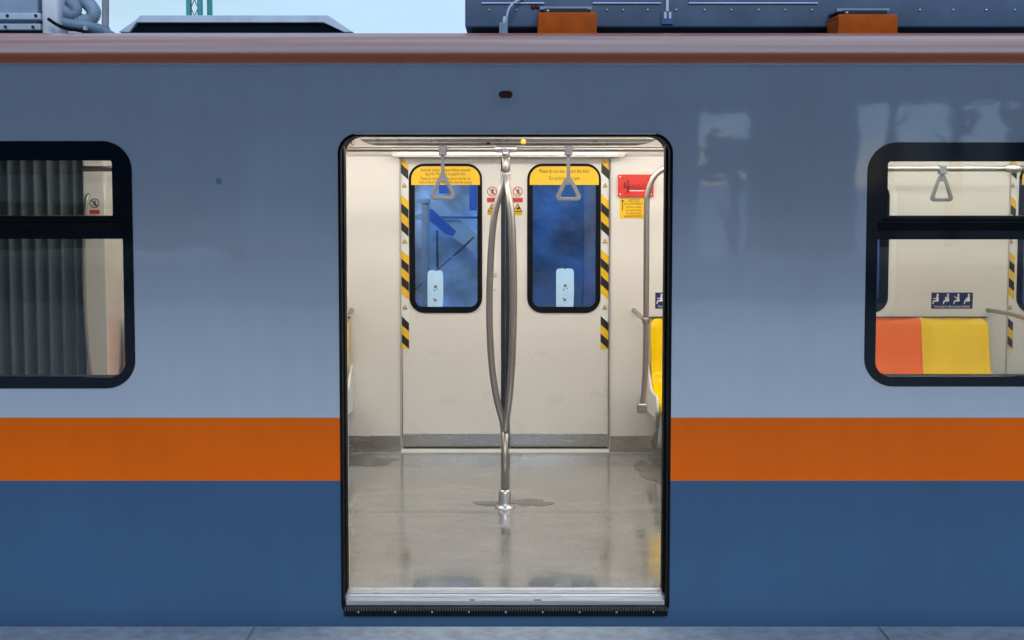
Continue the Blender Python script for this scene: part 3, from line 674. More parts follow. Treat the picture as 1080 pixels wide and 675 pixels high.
# strap handles
def strap(px, py_top, py_bot, Y, label, zrail, rot=0):
    k = (Y + DIST) / F; x = WX(px, 190, Y)
    t = thing('strap_handle', label, 'strap handle', (x, Y, zrail), 'hanging strap handles')
    b = MB(); b.tube([(x, Y, zrail - .002)] * 1 + [(x, Y, zrail - .001)], .02, 'strap'); 
    b = MB(); b.box((x - .022, Y - .026, zrail - .034), (x + .022, Y + .026, zrail + .024), 'strap'); b.build('clamp', t, bevel=.008, seg=3)
    zt_ = WZ(py_top, Y); zb = WZ(py_bot, Y)
    b = MB(); b.box((x - .010, Y - .003, zt_ - .008), (x + .010, Y + .003, zrail - .03), 'strapweb'); b.build('webbing', t, bevel=.002)
    h = zt_ - zb; wv = .069
    o = [(x - .014, zt_), (x + .014, zt_), (x + .028, zt_ - .022), (x + wv, zb + .026), (x + wv - .004, zb + .008), (x + wv - .018, zb), (x - wv + .018, zb), (x - wv + .004, zb + .008), (x - wv, zb + .026), (x - .028, zt_ - .022)]
    i_ = [(x - .013, zt_ - .042), (x + .013, zt_ - .042), (x + wv - .026, zb + .030), (x + wv - .032, zb + .021), (x - wv + .032, zb + .021), (x - wv + .026, zb + .030)]
    b = MB(); b.plate(o, Y - .009, Y + .009, 'strap', holes=[i_]); hd = b.build('handle', t, bevel=.006, seg=3)
    return t
strap(467, 184, 211, YP, 'grey triangular strap before the left door window with the four line notice', zr)
strap(599.5, 186.5, 212, YP, 'grey triangular strap before the right door window with the two line notice', zr)

# benches with moulded seats
def seat_shell(x0, x1, m, parent, rl=0, rr_=0):
    nu, nv = 28, 30
    prof = smooth_path([(YF - .012, .893, 0), (YF - .03, .895, 0), (YF - .055, .86, 0), (YF - .075, .75, 0), (YF - .10, .60, 0), (YF - .15, .49, 0), (YF - .23, .445, 0), (YF - .34, .44, 0), (YF - .43, .445, 0), (YF - .475, .43, 0), (YF - .49, .40, 0), (YF - .48, .355, 0)], 4)
    vs = []; fs = []; m_ = len(prof)
    for i in range(nu + 1):
        u = i / nu; x = x0 + .001 + (x1 - x0 - .002) * u; e = abs(2 * u - 1)
        for j_, q in enumerate(prof):
            t = j_ / (m_ - 1)
            dish = (1 - e ** 5) * .034 * (1 - .25 * (1 - e * e) * 0)
            if t < .5: y, z = q.x + dish * min(1, max(0, t - .02 - .03 * (1 - e)) * 9), q.y
            
            else: y, z = q.x, q.y - dish * (1 if t < .82 else max(0, (1 - t) / .18))
            for rad, d in ((rl, x - x0), (rr_, x1 - x)):
                if rad and d < rad and t < .5:
                    cut = rad - math.sqrt(max(0, rad * rad - (rad - d) ** 2)); top = prof[0].y
                    z = min(z, top - cut) if z > top - rad else z
            vs.append((x, y, z))
    for i in range(nu):
        for j_ in range(m_ - 1): a = i * m_ + j_; fs.append((a, a + 1, a + m_ + 1, a + m_))
    b = MB(); b.add(vs, fs, m, True); o = b.build('seat', parent)
    sm = o.modifiers.new('thick', 'SOLIDIFY'); sm.thickness = .008; sm.offset = 0
    return o
def bench(label, x0, cols, wd):
    x1 = x0 + wd * len(cols)
    t = thing('bench', label, 'bench', ((x0 + x1) / 2, 2.4, 0), 'moulded bench seats along the far wall')
    for i, c in enumerate(cols):
        s = seat_shell(x0 + i * wd, x0 + (i + 1) * wd, 'seat_' + c, t, .055 if i == 0 else 0, .055 if i == len(cols) - 1 else 0); s['label'] = 'yellow moulded seat' if c == 'y' else 'orange moulded seat'
    b = MB(); b.box((x0 + .03, YF - .36, .10), (x1 - .03, YF - .001, .41), 'bench_base'); b.build('seat_base', t, bevel=.02)
    b = MB(); b.box((x0 - .005, YF - .026, .897), (x1 + .005, YF - .001, .903), 'darkprint'); b.build('top_trim', t)
    for s_, x in ((-1, x0), (1, x1)):
        if x < -2.4: continue
        xa, xb = sorted((x + s_ * .003, x + s_ * .018))
        pr = [(YF - .002, .58), (YF - .06, .56), (YF - .14, .50), (YF - .22, .455), (YF - .34, .45), (YF - .46, .46), (YF - .51, .44), (YF - .53, .38), (YF - .46, .33), (YF - .3, .30), (YF - .002, .28)]
        pr = [(a.x, a.y) for a in smooth_path([(y, z, 0) for y, z in pr], 3)]
        b = MB(); b.plate(pr, xa, xb, 'white', axis='x'); b.build('end_panel', t, bevel=.006)
        b = MB(); b.plate([(YF - .56, .36), (YF - .50, .36), (YF - .30, .10), (YF - .40, .10)], x + s_ * .010 - .012, x + s_ * .010 + .012, 'kick', axis='x'); b.build('support_bracket', t, bevel=.003)
    return t
xs1 = WX(686, 400, 2.66)
bx1 = WX(1043, 370, 2.68); bx0 = WX(686.5, 400, 2.66)
bench('yellow and orange bench running from the doorway across behind the right window', bx0, 'yoooy', (bx1 - bx0) / 5)
bench('orange ended bench hidden behind the body between left window and doorway', -2.50, 'ooy', .49)

YR = YF - .56
def bench_rail(label, xpole, xend, sgn):
    """pole at the bench end rising to an arch and running on as a rail; sgn = direction of the bench"""
    t = thing('bench_handrail', label, 'handrail', (xpole, YR, .4), 'arched handrails at the bench ends')
    zt_ = WZ(178, YR); z0 = WZ(431, YR)
    pts = [(xpole - sgn * .022, YR, z0), (xpole - sgn * .006, YR, WZ(405, YR)), (xpole, YR, WZ(370, YR)), (xpole, YR, WZ(300, YR)), (xpole, YR, WZ(220, YR)), (xpole + sgn * .006, YR, WZ(205, YR)), (xpole + sgn * .035, YR, WZ(189, YR)), (xpole + sgn * .085, YR, WZ(180, YR)), (xpole + sgn * .13, YR, zt_), (xpole + sgn * .18, YR, zt_), (xpole + sgn * .24, YR, zt_), (xpole + sgn * .6, YR, zt_), (xend, YR, zt_)]
    b = MB(); b.tube(smooth_path(pts, 6), .0175, 'rail', 16); b.build('rail', t)
    b = MB(); b.tube(smooth_path([(xpole, YR, WZ(337.5, YR)), (xpole - sgn * .01, YR + .04, WZ(336.3, YR + .04)), (xpole - sgn * .012, YR + .3, WZ(331.5, YR + .3)), (xpole - sgn * .012, YF, WZ(327, YF))], 4), .0145, 'rail', 12); b.build('armrest', t)
    b = MB(); b.cyl((xpole, YR, WZ(341, YR)), (0, 0, 1), .024, .035, 'rail'); b.build('joint_collar', t, bevel=.003)
    b = MB(); b.box((xpole - sgn * .022 - .03, YR - .03, z0 - .025), (xpole - sgn * .022 + .03, YR + .04, z0 + .035), 'steel'); b.build('clamp', t, bevel=.01, seg=3)
    return t, zt_
_, zr2 = bench_rail('arched steel rail rising beside the yellow seat near the red cover', WX(681.5, 300, YR), WX(1090, 178, YR), 1)
bench_rail('arched steel rail at the doorway end of the mostly hidden bench', -WX(683.5, 300, YR) - .155, -2.58, -1)
t = thing('bench_pole', 'straight steel pole and armrest at the far end of the yellow seat', 'grab pole', (WX(1090, 300, YR), YR, 0))
xq = WX(1090, 300, YR)
b = MB(); b.cyl((xq, YR, .42), (0, 0, 1), .0175, zr2 - .42, 'rail'); b.build('pole', t)
b = MB(); b.tube(smooth_path([(xq, YR, WZ(339, YR)), (xq + .01, YR + .05, WZ(337.8, YR + .05)), (xq + .0, YR + .3, WZ(331.5, YR + .3)), (WX(1042, 327, YF), YF, WZ(327, YF))], 4), .0145, 'rail', 12); b.build('armrest', t)
b = MB(); b.tube([(WX(1060, 178, YR), YR, zr2), (WX(1064, 178, YR), YR, zr2), (WX(1072, 178, YR), YR, zr2), (WX(1076, 178, YR), YR, zr2)], [.019, .025, .025, .019], 'alu', 16); b.build('rail_joint', t)
strap(993.5, 184, 212.5, YR, 'grey triangular strap hanging above the blue seat sign behind the window', zr2)

# signs on the far wall
def px_rect(mb, x0, y0, x1, y1, Y, m, d0, d1, r=.002):
    a = W(x0, y1, Y); c = W(x1, y0, Y); mb.plate(rr(a.x, a.z, c.x, c.z, r, 3), Y - d1, Y - d0, m)
em = thing('emergency_cover', 'red screwed cover plate with embossed handle on the cream wall', 'emergency handle', (WX(670, 197, YF), YF, WZ(211, YF)))
b = MB(); px_rect(b, 651.5, 184, 689, 207.5, YF, 'red', 0, .022, .006); b.build('cover', em, bevel=.004)
for (a, c) in ((654, 186.5), (686.5, 186.5), (654, 205), (686.5, 205)):
    b = MB(); b.cyl(W(a, c, YF - .022), (0, -1, 0), .006, .004, 'pale', 10); b.build('screw', em)
b = MB()
px_rect(b, 661, 190, 663, 203, YF, 'darkred', .022, .027); px_rect(b, 657.5, 193, 659.5, 198, YF, 'darkred', .022, .027); px_rect(b, 659, 196.5, 664, 198, YF, 'darkred', .022, .027)
b.text('EMERGENCY', WX(671.5, 197, YF), WZ(197.5, YF), YF - .0235, .046, 'darkred', width=.10)
px_rect(b, 663.5, 200.6, 679, 201.6, YF, 'pale', .022, .0245)
b.build('embossed_handle', em)
b = MB(); px_rect(b, 653.5, 209, 680.5, 230.5, YF, 'yellow', 0, .0012)
px_rect(b, 656, 211, 657, 222, YF, 'darkprint', .0013, .002)
for q in ((655.3, 211), ): px_rect(b, 655.2, 211, 658, 212.5, YF, 'darkprint', .0021, .0027)
b.text('NOTICE', WX(668.5, 211, YF), WZ(211.7, YF), YF - .0022, .030, 'darkprint', width=.07)
for i, tx in enumerate(('IN AN EMERGENCY', 'pull the handle', 'and speak slowly', 'to the driver', 'ALARM IS RECORDED')):
    b.text(tx, WX(668.5, 215, YF), WZ(215 + 3.3 * i, YF), YF - .0022, .020, 'darkprint', width=.125 if i in (0, 4) else .10)
tag(b.build('notice_sticker', loc=W(667, 220, YF)), 'yellow printed notice stuck under the red cover plate', 'notice')

def seat_sign(px0, px1, label, n=4):
    Y = YF; b = MB(); px_rect(b, px0, 308.5, px1, 325.5, Y, 'navy', 0, .002)
    step = (px1 - px0) / n
    for i in range(n):
        cx = px0 + step * (i + .5); s = 1.0 if i != 0 else 1.0
        def P(dx, dy): q = W(cx + dx, 315.5 + dy, Y); return (q.x, q.z)
        y0, y1 = Y - .0032, Y - .0022
        c = W(cx + 1.2, 310.9, Y); b.plate([(c.x + .0075 * math.cos(a), c.z + .0075 * math.sin(a)) for a in [k * math.pi / 5 for k in range(10)]], y0, y1, 'white')
        b.plate([P(.2, -3.2), P(1.8, -3.4), P(2.5, 1.0), P(1.8, 2.6), P(-2.4, 2.5), P(-3.3, 5.2), P(-4.2, 4.9), P(-3.4, 1.2), P(-.5, .8), P(-.6, -1.0)], y0, y1, 'white')
        if i == 0: b.plate([P(-1, -1.4), P(-3.6, -1.2), P(-3.6, -.5), P(-1, -.4)], y0 - .0003, y1 - .0003, 'white')
        if i == 1: b.plate([P(-1.6, -2.2), P(.4, -2.4), P(.4, .6), P(-2.2, .4)], y0 - .0003, y1 - .0003, 'white')
        if i == 2: b.plate([P(-3.6, -3.2), P(-2.9, -3.4), P(.2, -.6), P(-.4, .2)], y0 - .0003, y1 - .0003, 'white')
        if i == 3: b.plate([P(-1.0, 1.4), P(-2.8, -.2), P(-.4, -1.6)], y0 - .0003, y1 - .0003, 'white')
    if n == 4: b.text('Priority seats for elderly, pregnant & disabled', WX((px0 + px1) / 2, 323, Y), WZ(323.2, Y), Y - .0024, .022, 'white', width=.235)
    return tag(b.build('seat_sign', loc=W((px0 + px1) / 2, 317, Y)), label, 'sign', 'blue priority seat signs on the far wall')
seat_sign(982, 1026, 'navy sign of four white seated figures above the orange and yellow seats')
seat_sign(691, 735, 'navy seat sign cut off by the doorway edge above the yellow seat')
# round no-leaning sticker on the coving beside the doorway
b = MB(); q = W(370, 150.5, YF - .10); nosign(b, q.x, q.z, .026, YF - .10); tag(b.build('safety_sticker', loc=(q.x, YF - .1, q.z)), 'small round red no leaning sticker in the upper doorway corner', 'sticker')

# paper notices stuck on the outside of the door glass
for px0, px1, py0, lab in ((451, 467.5, 285, 'white paper seen through the left door window with the pale scene'), (586.5, 605.5, 283, 'white scalloped paper seen through the right door window on dark blue')):
    Y = YD + .010; b = MB(); a = W(px0, 323.5, Y); c = W(px1, py0, Y)
    o = [(a.x, a.z), (c.x - .004, a.z), (c.x, a.z + .1), (c.x - .002, c.z - .02), (c.x - .012, c.z - .004), ((a.x + c.x) / 2 + .01, c.z), ((a.x + c.x) / 2, c.z - .008), ((a.x + c.x) / 2 - .012, c.z), (a.x + .010, c.z - .003), (a.x, c.z - .018)]
    b.plate(o, Y, Y + .001, 'paper')
    for (dx, dy, s) in ((.5, .45, .012), (.42, .55, .006), (.6, .52, .005), (.48, .82, .010), (.4, .78, .005)):
        x, z = a.x + (c.x - a.x) * dx, c.z - (c.z - a.z) * dy; b.plate([(x - s, z - s * .6), (x + s * .8, z - s), (x + s, z + s * .6), (x - s * .5, z + s * .9)], Y - .0008, Y - .0003, 'joint')
    tag(b.build('paper_notice', loc=(a.x, Y, a.z)), lab, 'notice', 'papers stuck outside the door windows')

# ------------------------------------------------------------------ roof equipment
ZR = ztop
# big dark equipment box
YB = .55
t = thing('roof_equipment_box', 'long dark navy equipment box bolted on the carriage roof', 'equipment box', (WX(800, 28, YB), YB, ZR + .02))
xa = WX(490.5, 15, YB); xb = 5.6; z0 = WZ(28.5, YB); z1 = z0 + .42
b = MB(); b.box((xa, YB, z0), (xb, 2.3, z1), 'dark_navy'); b.build('casing', t, bevel=.006)
b = MB(); b.box((xa + .03, YB + .06, ZR - .03), (xb - .03, 2.2, z0 + .002), 'dark'); b.build('plinth', t)
zl = WZ(4, YB)
for (p0, p1) in ((508, 574), (625, 697), (726, 862)):
    b = MB(); b.box((WX(p0, 4, YB), YB - .010, zl), (WX(p1, 4, YB), YB + .004, zl + .006), 'lt_metal'); b.box((WX(p0, 4, YB), YB - .004, zl + .008), (WX(p1, 4, YB), YB + .004, zl + .25), 'grille')
    for k in range(9): b.box((WX(p0, 4, YB), YB - .010, zl + .022 + k * .026), (WX(p1, 4, YB), YB - .004, zl + .030 + k * .026), 'grille')
    b.build('grille', t)
for px in (516, 545, 640, 657, 683, 713, 743, 771, 800, 828, 856, 900, 935, 970, 1005, 1040, 1070):
    b = MB(); q = W(px, 10.5, YB); b.cyl((q.x, YB + .001, q.z), (0, -1, 0), .0055, .007, 'alu', 8); b.build('bolt', t)
b = MB(); px_rect(b, 697.5, 12, 710, 25.5, YB, 'grille', -.002, .012, .004); px_rect(b, 700, 13, 702.5, 20, YB, 'lt_metal', .012, .016); px_rect(b, 705, 13, 707.5, 20, YB, 'lt_metal', .012, .016); px_rect(b, 702, -6, 705, 12, YB, 'lt_metal', -.002, .012)
b.build('latch', t, bevel=.002)
b = MB()
for px in (538.5 + 22, 538.5 + 27): q = W(px + 2, 7, YB); b.cyl((q.x, YB, q.z), (0, -1, 0), .012, .006, 'reddot', 12)
b.build('red_plug', t)
YK = .36
for p0, p1, py in ((567.5, 629.5, 13), (884, 947, 15)):
    k = MB(); a = W(p0, 36, YK); c = W(p1, py, YK)
    k.box((a.x, YK, a.z - .03), (c.x, YK + .012, c.z), 'orange_bracket'); k.box((a.x, YK + .012, c.z - .012), (c.x, YB - .002, c.z - .001), 'orange_bracket'); k.box((a.x - .006, YK - .010, a.z - .03), (c.x + .006, YK + .03, a.z + .006), 'orange_bracket')
    for x in (a.x, c.x - .008): k.box((x, YK + .012, a.z - .03), (x + .008, YB - .002, c.z - .013), 'orange_bracket')
    ob = k.build('mounting_bracket', t, bevel=.004); ob['label'] = 'orange mounting bracket'
    k = MB(); k.box((a.x + .03, YK + .03, c.z), (c.x - .04, YB - .004, c.z + .022), 'dark'); k.box((a.x + .01, YK + .06, c.z + .022), (c.x - .02, YB - .004, c.z + .035), 'ac'); k.cyl((a.x + .045, YK + .03, c.z + .010), (0, -1, 0), .007, .008, 'alu', 8); k.build('rubber_mount', ob)
cb = thing('roof_cable', 'thin grey cable and plug before the dark roof box', 'cable', (WX(533, 33, .42), .42, ZR))
b = MB(); b.tube(smooth_path([W(534, 24, .42), W(535, 15, .42), W(538, 7, .44), W(545, 1, .50), W(556, -4, .56)], 6), .0055, 'lt_metal', 8); b.build('lead', cb)
b = MB(); a = W(526.5, 35, .42); c = W(535.5, 24, .42); b.box((a.x, .41, a.z - .02), (c.x, .45, c.z), 'ac'); b.cyl(((a.x + c.x) / 2 + .006, .43, c.z), (0, 0, 1), .012, .03, 'pale', 10, .008); b.build('plug', cb, bevel=.003)

# low bevelled fairing
YH = .75
t = thing('roof_fairing', 'low grey roof hood with sloped ends and a dark recess, under the teal mast', 'roof hood', (WX(250, 34, YH), YH, ZR))
def trap(p): return [(W(x, y, YH).x, W(x, y, YH).z) for x, y in p]
b = MB(); b.plate(trap([(127, 36), (127, 34), (150, 17), (347, 17), (373, 34), (373, 36)]), YH, 1.75, 'lt_metal', ); b.build('shell', t, bevel=.004)
b = MB(); b.plate(trap([(138, 34.5), (146, 24.3), (342, 24.3), (364, 34.5)]), YH - .004, YH + .002, 'frit'); b.build('recess', t)  # near-black plate, the shade of the recess is in its colour
b = MB()
b.plate(trap([(127, 34.5), (145, 22), (150, 17), (347, 17), (350, 19), (373, 34.5), (364, 34.5), (342, 24.3), (146, 24.3), (138, 34.5)]), YH - .03, YH - .001, 'lt_metal'); b.build('front_lip', t, bevel=.002)

# air conditioner at the end of the roof
YA = .48
t = thing('air_conditioner', 'pale grey boxy roof unit with a bolted cover beside the looped hoses', 'air conditioner', (WX(10, 34, YA), YA, ZR))
b = MB(); x0_ = X0 + .05
b.box((x0_, YA + .03, WZ(31, YA)), (WX(37, 10, YA), 1.0, WZ(13, YA) + .22), 'ac'); b.build('casing', t, bevel=.01)
b = MB(); b.box((x0_, YA, WZ(20.5, YA)), (WX(42, 10, YA), YA + .05, WZ(13.5, YA)), 'lt_metal'); b.box((x0_, YA + .012, WZ(31, YA)), (WX(41, 10, YA), YA + .05, WZ(24.5, YA)), 'lt_metal'); b.build('flange', t, bevel=.004)
b = MB(); b.box((WX(42, 10, YA), YA + .01, ZR - .03), (WX(60, 10, YA), .66, WZ(13, YA) + .22), 'pale'); b.build('end_cover', t, bevel=.02)
for px, py in ((8, 16.5), (38, 16.5), (6, 28.5), (35, 28.5)):
    b = MB(); q = W(px, py, YA); b.cyl((q.x, YA, q.z), (0, -1, 0), .007, .007, 'dark', 8); b.build('bolt', t)
b = MB(); b.box((X0 + .04, YA + .06, ZR - .03), (WX(42, 10, YA), .95, WZ(31, YA) + .001), 'dark'); b.build('plinth', t)
def hose(pts, r, label, Y):
    P_ = smooth_path([W(a, c, y) for a, c, y in pts], 16); rs = [r * (1 + .10 * math.sin(i * 1.9)) for i in range(len(P_))]
    b = MB(); b.tube(P_, rs, 'hose', 14); return tag(b.build('roof_hose', loc=P_[0]), label, 'hose', 'looped roof hoses by the air conditioner')
hose([(66, -8, .72), (80, -3, .68), (93, 4, .64), (99, 13, .61), (96, 20, .60), (87, 22, .59), (75, 19, .59), (64, 13, .60)], .031, 'outer loop of fat grey hose curling beside the pale end cover', .6)
hose([(60, -5, .64), (72, -1, .61), (79, 6, .58), (80, 12, .57), (75, 15, .57), (66, 10, .58), (60, 6, .60)], .026, 'inner smaller loop of fat grey hose', .6)
hose([(62, 22, .56), (76, 25, .56), (92, 27, .57), (104, 31, .60), (118, 38, .66)], .022, 'long hose end dropping to the roof from under the loops', .6)
b = MB(); a = W(88, 35, .5); b.box((a.x, .5, ZR - .02), (a.x + .008, .53, WZ(27.5, .5)), 'pale'); b.box((a.x - .07, .5, ZR - .02), (a.x + .008, .53, WZ(33, .5)), 'pale'); tag(b.build('hose_clip', loc=(a.x, .5, ZR)), 'small white clip standing on the roof under the hoses', 'clip')
b = MB(); b.box((WX(61, 30, .74), .74, ZR - .02), (WX(104, 30, .74), .92, WZ(24, .74)), 'dark_navy'); tag(b.build('hose_shade_box', bevel=.01, loc=(WX(80, 30, .74), .74, ZR)), 'low dark box standing for the shade under the looped hoses', 'shade box')  # dark block added as the shade below the hoses
b = MB(); b.tube(smooth_path([W(51, 20, .44), W(60, 26, .42), (W(70, 30, .42)), W(80, 31.5, .44), W(92, 34, .5)], 5), .008, 'rubber', 8); tag(b.build('black_lead', loc=W(51, 20, .44)), 'short black lead drooping from the pale end cover', 'cable')

# ------------------------------------------------------------------ behind the train
b = MB(); q0 = W(111, 40, 14); q1 = W(115, -60, 14)
b.tube([(q0.x, 14, -1.4), (q0.x, 14, q0.z), (q1.x + .0, 14, q1.z + 2)], [.10, .058, .05], 'mast', 12); tag(b.build('utility_pole', loc=(q0.x, 14, -1.4)), 'weathered grey pole rising behind the hoses', 'pole')
t = thing('lattice_mast', 'teal steel lattice mast rising behind the low roof hood', 'mast', (WX(206, 0, 22), 22, -1.4))
for px, r in ((198.3, .05), (210, .05), (214.5, .05)):
    for dy in ((0,) if px != 209.5 else (0,)):
        x = WX(px, 0, 22); b = MB(); b.box((x - r, 22 + (.5 if px > 213 else 0), -1.4), (x + r, 22.14 + (.5 if px > 213 else 0), 9), 'teal'); b.build('leg', t, bevel=.01)
xa, xb = WX(200.5, 0, 22), WX(208, 0, 22)
b = MB(); z = -1.2; k = 0
while z < 8.6:
    b.tube([(xa, 22.05, z), (xb, 22.05, z + .38)], .012, 'mast', 6); b.tube([(xb, 22.08, z), (xa, 22.08, z + .38)], .012, 'mast', 6); z += .38
b.build('lacing', t)
# plastic sheeting on a low steel frame beyond the far track side
def sheet(x0, x1, z0, z1, y, m, name, label, seed, amp=.09):
    rnd = random.Random(seed); nu, nv = 60, 40; vs = []; fs = []
    ph = [(rnd.uniform(1, 9), rnd.uniform(1, 7), rnd.uniform(0, 6.3), rnd.uniform(.3, 1)) for _ in range(9)]
    for i in range(nu + 1):
        for k in range(nv + 1):
            x = x0 + (x1 - x0) * i / nu; z = z0 + (z1 - z0) * k / nv
            d = sum(a * math.sin(fx * x * 1.1 + fz * z * 1.2 + p) for fx, fz, p, a in ph) / 5
            vs.append((x, y + amp * d, z))
    for i in range(nu):
        for k in range(nv): a = i * (nv + 1) + k; fs.append((a, a + 1, a + nv + 2, a + nv + 1))
    b = MB(); b.add(vs, fs, m, True); o = b.build(name, loc=((x0 + x1) / 2, y, z0))
    s = o.modifiers.new('thick', 'SOLIDIFY'); s.thickness = .004
    return tag(o, label, 'plastic sheet', 'sheets hung beyond the far side of the train')
YT = 5.4
sheet(-5, WX(534, 300, YT), -1.0, 3.0, YT, 'tarp_l', 'plastic_sheet', 'pale blue crumpled sheet filling the left door window', 1, .13)
sheet(WX(534, 300, YT) + .03, 7, -1.0, 3.0, YT + .1, 'tarp_r', 'plastic_sheet', 'dark blue sheet filling the right door window', 4, .05)
t = thing('steel_frame', 'pale blue steel post with crossbar seen through the left door window', 'steel frame', (WX(448, 300, 4.3), 4.3, -1.4))
Y = 4.4
b = MB(); b.box((WX(444.5, 230, Y), Y, -1.4), (WX(452.5, 230, Y), Y + .08, WZ(211, Y)), 'blue_steel'); b.build('post', t, bevel=.006)
b = MB(); b.box((WX(400, 230, Y), Y - .02, WZ(214.5, Y)), (WX(453.5, 230, Y), Y + .10, WZ(209.5, Y)), 'blue_steel'); b.build('crossbar', t, bevel=.006)
b = MB(); b.box((WX(400, 230, Y), Y + .01, WZ(232, Y)), (WX(444, 230, Y), Y + .05, WZ(229, Y)), 'blue_steel'); b.tube([W(436, 230, Y + .03), W(451, 222, Y + .03)], .012, 'lt_metal', 8); b.build('brace', t)
Y = 4.9
b = MB(); f2 = lambda p: (W(p[0], p[1], Y).x, W(p[0], p[1], Y).z)
b.plate([f2(q) for q in ((452, 220), (456, 221), (481, 244), (478, 249), (470, 247), (454, 233))], Y, Y + .05, 'blue_print'); tag(b.build('blue_board', loc=W(466, 235, Y)), 'bright blue slanting board in the left door window', 'board')
b = MB(); b.tube([W(461, 243, Y - .1), W(461.5, 282, Y - .1)], .009, 'rod', 8); b.tube([W(461.5, 282, Y - .1), W(462, 300, Y - .1), Vector((W(462, 300, Y).x, Y - .1, -1.4))], .005, 'rod', 8); tag(b.build('thin_pipe', loc=W(461, 282, Y)), 'thin black upright pipe in the left door window', 'pipe')
b = MB(); b.tube([W(500, 250, Y - .1), W(484, 265, Y - .1), W(478, 270, Y - .1)], [.006, .012, .005], 'rod', 8); b.tube([W(476, 272, Y - .1), W(430, 312, Y - .1)], [.004, .007], 'rod', 8); tag(b.build('slanting_rod', loc=W(484, 265, Y)), 'dark slanting rod across the lower left door window', 'rod')
b = MB(); f2 = lambda p: (W(p[0], p[1], 5.15).x, W(p[0], p[1], 5.15).z)
b.plate([f2(q) for q in ((450, 214), (462, 211), (510, 254), (510, 274), (480, 252), (452, 233))], 5.15, 5.19, 'blue_steel'); tag(b.build('slanting_plank', loc=W(480, 240, 5.15)), 'wide pale plank slanting behind the blue board in the left door window', 'plank')
Y = 5.1
b = MB(); b.tube([W(452, 229, Y), W(510, 229.5, Y)], .010, 'tarp_r', 8); b.box((WX(495, 210, Y), Y, WZ(222, Y)), (WX(503, 210, Y), Y + .03, WZ(190, Y)), 'blue_print'); b.box((WX(463, 200, Y), Y, WZ(204, Y)), (WX(475, 200, Y), Y + .03, WZ(190, Y)), 'blue_print')
tag(b.build('hanging_cloth', loc=W(497, 210, Y)), 'bright blue cloths hung on a cord at the top of the left door window', 'cloth')

# ------------------------------------------------------------------ camera side of the station (lights and mirrors in the paint)
t = thing('shade_canopy', 'unseen dark flat canopy shaped to shade the upper body side', 'canopy', (0, -2.4, ZPLAT))
CE = -3.25  # canopy is out of view; height and edges set to darken the upper body
b = MB(); b.box((-14, CE, 2.90), (14, -.56, 3.00), 'canopy'); b.box((-14, -.60, 2.86), (14, -.54, 3.04), 'canopy'); b.box((-14, CE - .04, 2.84), (14, CE + .04, 3.04), 'canopy'); b.build('roof', t, bevel=.01)
for x in range(-12, 13, 4):
    k = MB(); k.box((x - .05, CE, 2.82), (x + .05, -.6, 2.90), 'canopy'); k.build('beam', t)
for x in (-10, 10):
    k = MB(); k.box((x - .12, -3.0, ZPLAT), (x + .12, -2.76, 2.84), 'canopy'); k.build('column', t, bevel=.01)
# opposite platform and its canopy
RX = lambda px, d: (px - CX) / F * (DIST + d)
RZ = lambda py, d: EYE + (185 - py) / F * (DIST + d)
b = MB(); b.plate([(-60, -26), (60, -26), (60, -20), (-60, -20)], -1.4, ZPLAT, 'concrete', axis='z'); tag(b.build('opposite_platform'), kind='structure')
t = thing('opposite_station_roof', 'dark station roof across the tracks reflected in the paint', 'station roof', (0, -22, ZPLAT))
D = 21
b = MB(); b.plate([(RX(-900, D), RZ(112, D)), (RX(795, D), RZ(112, D)), (RX(795, D), RZ(20, D)), (RX(-900, D), RZ(20, D))], -D - 4.5, -D, 'canopy'); b.build('roof', t, bevel=.02)
for px in (-560, -160, 236, 500, 700):
    k = MB(); k.box((RX(px, D) - .15, -D - 1, ZPLAT), (RX(px, D) + .15, -D - .7, RZ(112, D)), 'canopy'); k.build('column', t)
b = MB(); b.box((RX(-900, D), -D - 4.4, RZ(130, D)), (RX(240, D), -D - 4.2, RZ(100, D)), 'canopy'); b.build('back_screen', t)
b = MB(); b.plate([(RX(795, D) + .02, RZ(96, D)), (RX(1300, D), RZ(96, D)), (RX(1300, D), RZ(20, D)), (RX(795, D) + .02, RZ(20, D))], -D - 4.5, -D, 'canopy'); b.build('sky_blocker', t, bevel=.02)  # added dark slab, tops off the sky mirrored in the body
b = MB(); b.box((RX(252, 25.8), -25.95, ZPLAT), (RX(735, 25.8), -25.8, RZ(104, 25.8)), 'reflected_panel'); tag(b.build('reflected_panel', loc=(0, -25.9, ZPLAT)), 'unseen pale panel added to be mirrored in the paint', 'wall')  # added out of view to lighten the mirrored area evenly
b = MB(); b.box((RX(-1400, 40), -44, -1.4), (RX(250, 40), -40, RZ(95, 40)), 'canopy'); tag(b.build('station_building', loc=(0, -42, -1.4)), 'dark low station building beyond the opposite platform', 'building')

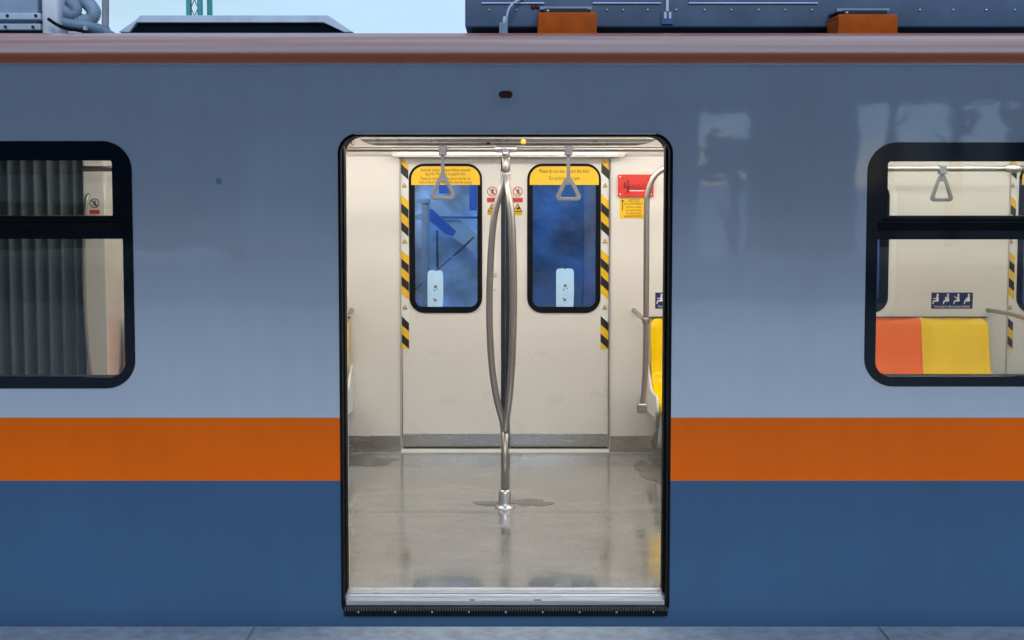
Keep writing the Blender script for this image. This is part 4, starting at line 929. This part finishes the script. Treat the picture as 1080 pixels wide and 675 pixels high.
b = MB(); b.box((RX(802, 27), -29, -1.4), (RX(905, 27), -27, RZ(88, 27)), 'canopy'); b.box((RX(798, 27), -29.2, RZ(88, 27)), (RX(909, 27), -26.9, RZ(86, 27)), 'canopy'); tag(b.build('mirror_edge_box', loc=(RX(850, 27), -28, -1.4)), 'unseen dark box added to cut the sky mirrored in the paint', 'hut')  # added dark box, gives the mirrored sky a straight left edge
for q0_, q1_ in ((-25, 45), (58, 118)):  # added boards, meant only as bright reflections in the left window
    b = MB(); b.box((RX(q0_, 24), -24.1, RZ(214, 24)), (RX(q1_, 24), -24.0, RZ(184, 24)), 'pale'); tag(b.build('reflector_board', loc=(RX(q0_, 24), -24, ZPLAT)), 'unseen pale board added to brighten the window reflection', 'board', 'pale boards added for the window reflection')
def tree(x, y, h, cr, seed, label):
    rnd = random.Random(seed)
    t = thing('tree', label, 'tree', (x, y, -1.4), 'trees beyond the opposite platform')
    b = MB(); b.tube([(x, y, -1.4), (x + .1, y, -1.4 + h * .4), (x + .05, y, -1.4 + h * .8)], [.22, .16, .05], 'bark', 10)
    for k in range(6):
        a = rnd.uniform(0, 6.28); z = -1.4 + h * rnd.uniform(.35, .7); b.tube([(x, y, z), (x + cr * .5 * math.cos(a), y + cr * .5 * math.sin(a), z + cr * .5)], [.08, .02], 'bark', 6)
    b.build('trunk', t)
    b = MB(); cl = [(Vector((x, y, -1.4 + h * .72)) + Vector((rnd.gauss(0, .5), rnd.gauss(0, .5), rnd.gauss(0, .38))) * cr, cr * rnd.uniform(.22, .42)) for _ in range(16)]
    vs = []; fs = []
    for _ in range(int(950 * cr)):
        c, r = rnd.choice(cl); d = Vector((rnd.gauss(0, 1), rnd.gauss(0, 1), rnd.gauss(0, 1))).normalized() * r * rnd.uniform(.5, 1.05)
        p0 = c + d; u = Vector((rnd.uniform(-1, 1), rnd.uniform(-1, 1), rnd.uniform(-1, 1))).normalized() * rnd.uniform(.08, .2); v = u.cross(Vector((rnd.uniform(-1, 1), rnd.uniform(-1, 1), rnd.uniform(-1, 1)))).normalized() * .07
        n0 = len(vs); vs += [p0 - u, p0 + v, p0 + u, p0 - v]; fs.append((n0, n0 + 1, n0 + 2, n0 + 3))
    b.add(vs, fs, 'leaf'); b.build('crown', t)
D = 27
for (px, h, cr, sd) in ((770, 5.2, 1.0, 3), (1090, 5.8, 1.5, 5), (1180, 6.2, 2.2, 8), (935, 9.5, 1.25, 11), (1003, 9.3, 1.4, 12)):
    tree(RX(px, D), -D, h, cr, sd, 'leafy tree beyond the opposite platform mirrored in the paint')
